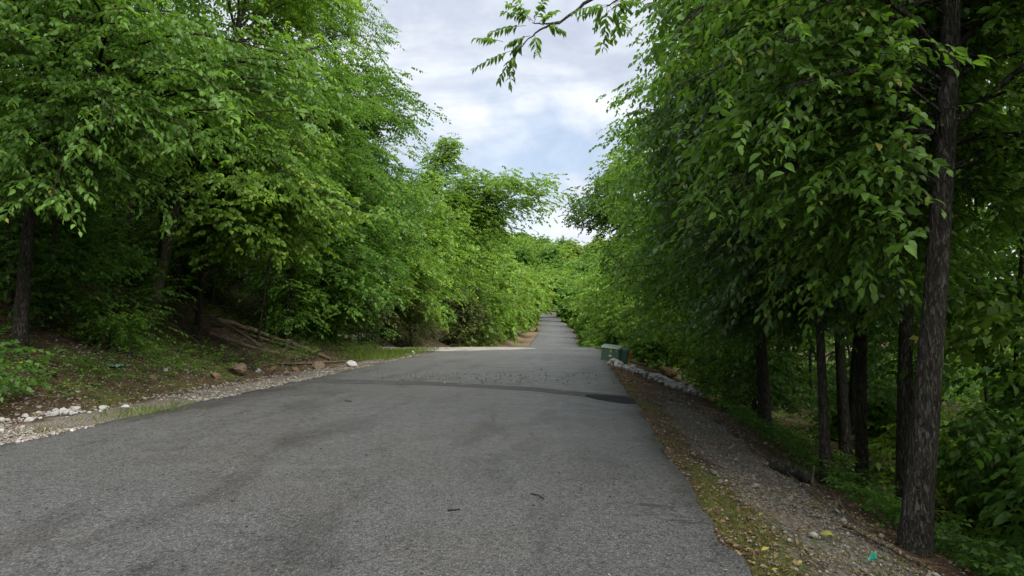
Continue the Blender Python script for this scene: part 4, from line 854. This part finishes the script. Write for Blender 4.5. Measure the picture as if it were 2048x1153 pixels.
# ------------------------------------------------------------------ fallen logs, sticks, brush
def stick(name, label, cat, pts, r0, r1, mat, parent=None, origin=None, sides=8, group=None, endmat=None):
    pts = np.array(pts, float); k = max(6, len(pts) * 3); t = np.linspace(0, 1, len(pts)); tt = np.linspace(0, 1, k)
    path = np.stack([np.interp(tt, t, pts[:, i]) for i in range(3)], -1); path[1:-1] = (path[:-2] + 2 * path[1:-1] + path[2:]) / 4
    path += rng.normal(0, r0 * .22, path.shape)
    org = np.array(origin) if origin is not None else path[0].copy()
    rad = r0 + (r1 - r0) * tt
    V, Q = tubes(path[None] - org, rad[None], sides, rng, .07)
    nv = len(V); V = np.concatenate([V, [path[0] - org], [path[-1] - org]])
    cap = np.array([(nv, (j + 1) % sides, j) for j in range(sides)] + [(nv + 1, nv - sides + j, nv - sides + (j + 1) % sides) for j in range(sides)])
    o = link(name, mesh_np(name, V, [Q, cap], [M[mat], M[endmat or mat]], np.concatenate([np.zeros(len(Q)), np.ones(len(cap))]), smooth=True), parent)
    if parent is None:
        o.location = org.tolist(); tag(o, label, cat, group)
    return o
def on_bank(pxs, lifts, dy=0): return [hit(px, py, l) + np.array((0, 0, l)) for (px, py), l in zip(pxs, lifts)]
stick('fallen_log', 'long dark fallen trunk sloping down the bank to the road', 'log', on_bank([(436, 640), (488, 655), (544, 673), (600, 694), (629, 705), (659, 718)], [.3, .3, .25, .2, .15, .08]), .085, .055, 'deadwood')
stick('fallen_log', 'pale broken trunk lying across the others with a split yellow end', 'log', on_bank([(379, 610), (429, 638), (479, 664), (522, 694)], [.55, .55, .5, .42]), .032, .06, 'twig', endmat='fresh_wood')
stick('fallen_log', 'dull brown log lowest on the left of the pile', 'log', on_bank([(418, 668), (470, 685), (525, 701), (572, 711)], [.18, .15, .12, .1]), .065, .045, 'deadwood')
stick('fallen_log', 'bleached thin log beneath the long dark fallen trunk', 'log', on_bank([(500, 670), (553, 686), (607, 701), (637, 711)], [.15, .12, .1, .06]), .05, .03, 'twig')
stick('fallen_branch', 'black crooked branch at the right end of the log pile', 'branch', on_bank([(583, 721), (615, 718), (637, 703), (660, 699), (690, 702)], [.06, .08, .3, .35, .25]), .045, .012, 'bark')
stick('fallen_branch', 'pale thin branch sticking up from the log pile', 'branch', on_bank([(563, 709), (575, 690), (588, 675), (616, 660)], [.1, .3, .5, .7]), .022, .007, 'twig')
stick('fallen_branch', 'short pale twig standing at the log ends', 'branch', on_bank([(601, 679), (607, 692), (616, 704)], [.45, .3, .1]), .012, .016, 'twig')
stick('fallen_branch', 'long weathered pole along the verge below the logs', 'branch', on_bank([(560, 728), (625, 727), (690, 722), (722, 719)], [.05] * 4), .035, .018, 'deadwood')
stick('fallen_branch', 'short pale stick lying beside the grey brown boulder', 'branch', on_bank([(470, 764), (478, 758), (486, 754)], [.04] * 3), .03, .02, 'twig')
stick('fallen_branch', 'slender stick leaning on the bank left of the log pile', 'branch', on_bank([(330, 640), (360, 660), (400, 688)], [.3, .25, .1]), .015, .02, 'deadwood')
stick('fallen_branch', 'mossy stick lying on the dark grass at the far left', 'branch', on_bank([(55, 716), (80, 735), (112, 752)], [.06] * 3), .03, .025, 'bark_grey')
def brush(name, label, c, n, L, r, mat, spread, cat='brush pile'):
    root = thing(name, label, cat, c)
    for k in range(n):
        p = np.array((c[0] + rng.normal(0, spread), c[1] + rng.normal(0, spread * .6), 0)); p[2] = float(H(p[0], p[1])) + rng.uniform(.0, .12)
        dr = nrm(np.array((rng.normal(), rng.normal() * .6, abs(rng.normal(.2, .3))))); l = L * rng.uniform(.4, 1.2)
        q1 = p + dr * l * .5 + np.array((0, 0, .06)); q2 = p + dr * l + rng.normal(0, .08, 3)
        q2[2] = max(q2[2], float(H(q2[0], q2[1])) + .02)
        stick('stick', None, None, [p, q1, q2], r * rng.uniform(.6, 1.3), r * .35, mat, root, c, 5)
    return root
brush('brush_pile', 'heap of bleached dead branches at the left of the driveway', hit(905, 694), 34, 1.3, .016, 'twig', .75)
brush('brush_pile', 'tangle of dry reddish twigs in front of the logs', hit(560, 728), 40, .7, .009, 'deadwood', .5)
brush('brush_pile', 'uprooted tangle of roots below the dark log', hit(470, 730), 36, .7, .012, 'bark_grey', .4)
brush('brush_pile', 'few dry sticks at the verge before the driveway', hit(855, 700), 8, 1.3, .014, 'twig', .5)
stick('fallen_branch', 'long pale stick lying down the gravel slope at the right', 'branch', on_bank([(1490, 885), (1560, 935), (1640, 1000), (1700, 1045)], [.03] * 4), .012, .009, 'twig')
stick('fallen_branch', 'second pale stick nearer the big trunk on the slope', 'branch', on_bank([(1660, 982), (1700, 1035), (1762, 1092)], [.05, .04, .03]), .011, .008, 'twig')
stick('fallen_log', 'grey rotten log at the foot of the gravel slope', 'log', on_bank([(1540, 925), (1580, 942), (1625, 962)], [.08] * 3), .10, .08, 'bark_grey')
stick('stake', 'short pale upright stick by the slim leaning trunk', 'stick', [hit(1626, 992), hit(1626, 992) + np.array((.0, 0, .17)), hit(1626, 992) + np.array((.02, 0, .34))], .012, .010, 'twig')
stick('fallen_branch', 'weathered branch running down the slope to the big trunk', 'branch', on_bank([(1690, 1048), (1760, 1085), (1840, 1128)], [.05] * 3), .03, .02, 'deadwood')
stick('twig', 'dark twig lying on the asphalt right of centre', 'twig', [hit(1062, 990) + (0, 0, .008), hit(1076, 994) + (0, 0, .012), hit(1088, 1000) + (0, 0, .008)], .006, .004, 'bark', sides=6)
stick('twig', 'short dark twig lying on the asphalt at bottom centre', 'twig', [hit(896, 1024) + (0, 0, .008), hit(920, 1022) + (0, 0, .008)], .006, .005, 'bark', sides=6)
stick('twig', 'dark twig on the asphalt in the left lane', 'twig', [hit(690, 803) + (0, 0, .008), hit(704, 804) + (0, 0, .008)], .012, .008, 'bark', sides=6)
c = hit(1000, 812)

# ------------------------------------------------------------------ utility box, pedestal, marker, litter
def bm_obj(name, bm, mat, parent, loc=(0, 0, 0), bev=0):
    if bev: bmesh.ops.bevel(bm, geom=bm.edges[:], offset=bev, segments=2, affect='EDGES', profile=.5)
    me = bpy.data.meshes.new(name); bm.to_mesh(me); bm.free(); me.materials.append(M[mat])
    o = link(name, me, parent); o.location = loc; return o
def box_bm(sx, sy, sz, taper=1.0, z0=0):
    bm = bmesh.new(); vs_ = []
    for z, f in ((z0, 1), (z0 + sz, taper)):
        for x, y in ((-1, -1), (1, -1), (1, 1), (-1, 1)): vs_.append(bm.verts.new((x * sx / 2 * f, y * sy / 2 * f, z)))
    for f in ((3, 2, 1, 0), (4, 5, 6, 7), (0, 1, 5, 4), (1, 2, 6, 5), (2, 3, 7, 6), (3, 0, 4, 7)): bm.faces.new([vs_[i] for i in f])
    return bm
p = hit(1221, 722); p = np.array((p[0] + .0, p[1], float(H(p[0], p[1])) - .06))
tb = thing('utility_box', 'low green metal utility box with faded lid beside the road', 'utility box', p); tb.rotation_euler = (0, R(6), R(-14)); tb.scale = (.92, 1.0, 1.28)
bm_obj('cabinet', box_bm(.74, .60, .50), 'box_green', tb, (0, 0, -.08), .012)
bm = bmesh.new()
prof = [(-.33, .415), (-.31, .455), (.29, .515), (.33, .475), (.33, .415)]
v1 = [bm.verts.new((-.395, y_, z_)) for y_, z_ in prof]; v2 = [bm.verts.new((.395, y_, z_)) for y_, z_ in prof]
bm.faces.new(v1); bm.faces.new(v2[::-1])
for i in range(5): bm.faces.new((v1[i], v2[i], v2[(i + 1) % 5], v1[(i + 1) % 5]))
bmesh.ops.recalc_face_normals(bm, faces=bm.faces[:]); bm_obj('lid', bm, 'box_lid', tb, (0, 0, .006), .008)
st = bm_obj('warning_sticker', box_bm(.075, .004, .085), 'sticker_yellow', tb, (.03, -.303, .315))
for k in range(3): bm_obj('print', box_bm(.055, .003, .008), 'black_ink', st, (0, -.0025, .015 + k * .022))
st = bm_obj('number_sticker', box_bm(.105, .004, .05), 'sticker_white', tb, (.02, -.303, .185))
for k in range(4): bm_obj('print', box_bm(.010, .003, .026), 'black_ink', st, (-.03 + k * .02, -.0025, .012))
bm_obj('seam', box_bm(.006, .004, .40), 'black_ink', tb, (-.22, -.302, .0)); bm_obj('hasp', box_bm(.05, .03, .06), 'box_lid', tb, (.26, -.31, .33), .006)
bm_obj('door_edge', box_bm(.012, .008, .40), 'box_lid', tb, (-.355, -.303, .0))
q = hit(1243, 731); q = np.array((q[0] + .06, q[1] - .35, float(H(q[0] + .06, q[1] - .35))))
pd = thing('cable_pedestal', 'dark green rounded plastic pedestal right of the utility box', 'pedestal', q); pd.rotation_euler = (0, R(7), R(-8)); pd.scale = (1.1, 1.1, 1.2)
bm = bmesh.new()
def ring(bm, rx, ry, z, n=18): return [bm.verts.new((rx * math.copysign(abs(math.cos(a_)) ** .6, math.cos(a_)), ry * math.copysign(abs(math.sin(a_)) ** .6, math.sin(a_)), z)) for a_ in np.arange(n) * 2 * math.pi / n]
def loft(bm, rings):
    for a_, b_ in zip(rings[:-1], rings[1:]):
        for i in range(len(a_)): bm.faces.new((a_[i], a_[(i + 1) % len(a_)], b_[(i + 1) % len(b_)], b_[i]))
    bm.faces.new(rings[-1]); bm.faces.new(rings[0][::-1])
loft(bm, [ring(bm, .105, .10, -.06), ring(bm, .105, .10, .05), ring(bm, .118, .112, .42)]); bm_obj('body', bm, 'ped_green', pd)
bm = bmesh.new(); loft(bm, [ring(bm, .136, .13, .40), ring(bm, .138, .132, .50), ring(bm, .128, .12, .535), ring(bm, .09, .085, .555)]); bm_obj('cap', bm, 'ped_green', pd)
bm_obj('latch', box_bm(.05, .02, .03), 'black_ink', pd, (.02, -.138, .44), .004)
q = hit(1259, 724); mk = thing('marker_post', 'leaning orange plastic marker behind the green pedestal', 'marker', (q[0], q[1] + .35, float(H(q[0], q[1] + .35)))); mk.rotation_euler = (R(-6), R(14), R(10))
bm_obj('blade', box_bm(.10, .022, .62, .92), 'orange', mk, (0, 0, -.06), .006)
bm_obj('band', box_bm(.102, .028, .035), 'sticker_white', mk, (0, 0, .40))
q = hit(1120, 630); ps = thing('post', 'small pale post at the right edge of the far road', 'post', q); s_ = q[1] / 150
bm_obj('shaft', box_bm(.55 * s_, .35 * s_, .85 * s_, .92), 'block', ps, (0, 0, -.1), .03); bm_obj('cap', box_bm(.65 * s_, .45 * s_, .1 * s_), 'limestone', ps, (0, 0, .75 * s_), .02)
# teal sheet on the bank
q = hit(231, 734); sh = None
n_ = 9; gx, gy = np.meshgrid(np.linspace(-.19, .19, n_), np.linspace(-.15, .15, n_)); gz = .02 + .03 * np.sin(gx * 14) * np.cos(gy * 9) + .012 * rng.standard_normal(gx.shape)
V = np.stack([gx + gy * .25, gy, gz + np.maximum(0, H(q[0] + gx, q[1] + gy) - q[2])], -1).reshape(-1, 3); i_ = np.arange(n_ - 1)[:, None] * n_ + np.arange(n_ - 1)[None]; Q = np.stack([i_, i_ + 1, i_ + n_ + 1, i_ + n_], -1).reshape(-1, 4)
sh = link('plastic_sheet', mesh_np('plastic_sheet', V, [Q], [M['teal']], smooth=True)); sh.location = q.tolist(); tag(sh, 'crumpled teal plastic scrap lying on the left bank', 'plastic scrap')
sm = sh.modifiers.new('thick', 'SOLIDIFY'); sm.thickness = .004
q = hit(1752, 1140); fl = thing('marker_flag', 'small green marker flag bent over on a wire at lower right', 'flag', q)
gx, gy = np.meshgrid(np.linspace(0, .085, 7), np.linspace(0, .065, 6)); V = np.stack([gx * .75 - .06, .012 * np.sin(gx * 50) + gy * .15, .05 + gy * (gx / .085) + .01 * np.sin(gx * 30) + gx * .15], -1).reshape(-1, 3)
i_ = np.arange(5)[:, None] * 7 + np.arange(6)[None]; Q = np.stack([i_, i_ + 1, i_ + 8, i_ + 7], -1).reshape(-1, 4); fo = link('flag', mesh_np('flag', V, [Q], [M['flag_teal']], smooth=True), fl); fo.modifiers.new('thick', 'SOLIDIFY').thickness = .002
stick('wire', None, None, [q + (.05, 0, -.02), q + (.01, 0, .07), q + (-.06, 0, .06)], .002, .002, 'wire', fl, q, 5)
for px, py, lab in [(1638, 1022, 'large yellow fallen leaf on the gravel slope'), (1641, 1076, 'smaller yellow fallen leaf lower on the gravel slope')]:
    q = hit(px, py); tv, tf = LEAF[8]; me = mesh_np('fallen_leaf', tv * np.array((.10, .075, .10)), [tf], [M['flower']], tint=np.full(len(tv), .5), smooth=True)
    o = link('fallen_leaf', me); o.location = (q[0], q[1], q[2] + .03); o.rotation_euler = (.3, -.25, rng.uniform(0, 6)); tag(o, lab, 'leaf')

# ------------------------------------------------------------------ feathery branch hanging into the sky from the right
base = np.array((7.4, 8.9, float(H(7.4, 8.9))))
tr = thing('tree_of_heaven', 'feathery compound-leaved branch reaching into the sky from the upper right', 'tree', base)
rng = np.random.default_rng(31)
path = trunk_path(base - (0, 0, .3), base + np.array((-.4, .2, 12.5)), rng); add_trunk(tr, base, path, .15, .04, 'bark_grey', rng)
Y0 = 8.6
bpts = [np.array((7.15, 9.0, 6.4)), np.array((5.0, 8.9, 7.5)), np.array((2.6, 8.7, 7.0)), np.array((1.0, 8.65, 6.15)), P3(1176, 0, Y0), P3(1150, 24, Y0), P3(1124, 43, Y0), P3(1098, 51, Y0), P3(1074, 62, Y0), P3(1052, 84, Y0 - .05), P3(1032, 104, Y0 - .05)]
stick('branch', None, None, bpts, .034, .006, 'bark_grey', tr, base, 6)
stick('branch', None, None, [P3(1124, 43, Y0), P3(1090, 49, Y0 + .1), P3(1064, 46, Y0 + .15)], .014, .006, 'bark_grey', tr, base, 5)
stick('branch', None, None, [bpts[3], P3(1262, -22, Y0 - .1), P3(1236, 0, Y0 - .2), P3(1214, 12, Y0 - .2)], .022, .008, 'bark_grey', tr, base, 5)
FR = [(1006, 84, 946, 77), (1030, 100, 944, 141), (1034, 102, 1018, 178), (1036, 104, 995, 167), (1069, 68, 1075, 112), (1052, 52, 974, 69), (1066, 42, 1004, 24), (1062, 38, 1012, 6), (1060, 44, 1030, -6), (1068, 46, 1090, -4), (1078, 46, 1113, 22), (1090, 49, 1131, 66), (1060, 72, 1012, 92), (1048, 86, 1024, 108),
      (1222, 10, 1143, 27), (1220, 12, 1157, 36), (1204, 14, 1188, 60), (1214, 14, 1208, 101), (1220, 14, 1259, 69), (1228, 6, 1284, 4), (1226, 8, 1262, 22)]
LM = leaf_variants('leaf_mid', .38); total = 0
for f_, (ax, ay, bx, by) in enumerate(FR):
    ya_ = Y0 + (-.2 if f_ >= 14 else 0); A0 = P3(ax, ay, ya_); A1 = P3(bx, by, ya_ + rng.uniform(-.22, .22)); L0 = np.linalg.norm(A1 - A0)
    midp = (A0 + A1) / 2 + np.array((0, 0, .10 * L0)); tt = np.linspace(0, 1, 9)[:, None]; cur = (1 - tt) ** 2 * A0 + 2 * tt * (1 - tt) * midp + tt ** 2 * A1
    V, Q = tubes(cur[None] - base, np.linspace(.004, .0015, 9)[None], 4)
    fr_ = link('frond', mesh_np('frond', V, [Q], [M['twig']], smooth=True), tr)
    npair = 9; joined = []
    for k in range(npair):
        for sd_ in (-1, 1):
            t = .18 + .80 * (k + .5 + .12 * sd_) / npair; i = min(int(t * 8), 7); p = cur[i] + (cur[i + 1] - cur[i]) * (t * 8 - i); T_ = nrm(cur[i + 1] - cur[i])
            W_ = nrm(np.cross(T_, UP) + rng.normal(0, .15, 3)); a_ = nrm(T_ * .55 + W_ * sd_ * .85 - UP * rng.uniform(.2, .7)); n_v = nrm(UP + rng.normal(0, .25, 3)); n_v = nrm(n_v - (n_v @ a_) * a_); s_v = np.cross(n_v, a_)
            l = .135 * rng.uniform(.85, 1.15) * (1.05 - .45 * t); pp = p - base
            if f_ >= 16: joined.append((pp, a_, n_v, l)); continue
            o = bpy.data.objects.new('leaflet', LM[int(rng.integers(3))]); COL.objects.link(o); o.parent = fr_
            o.matrix_local = Matrix(((a_[0] * l, s_v[0] * l, n_v[0] * l, pp[0]), (a_[1] * l, s_v[1] * l, n_v[1] * l, pp[1]), (a_[2] * l, s_v[2] * l, n_v[2] * l, pp[2]), (0, 0, 0, 1)))
    if joined:
        jp, ja, jn, jl_ = (np.array(c_) for c_ in zip(*joined)); Vj, Tj, kj = leaf_geo(jp, ja, jn, jl_, np.full(len(jl_), .38), 8)
        lf = link('leaflets', mesh_np('leaflets', Vj, [Tj], [M['leaf_mid']], tint=np.full(len(Vj), .45), smooth=True), fr_); lf['kind'] = 'stuff'
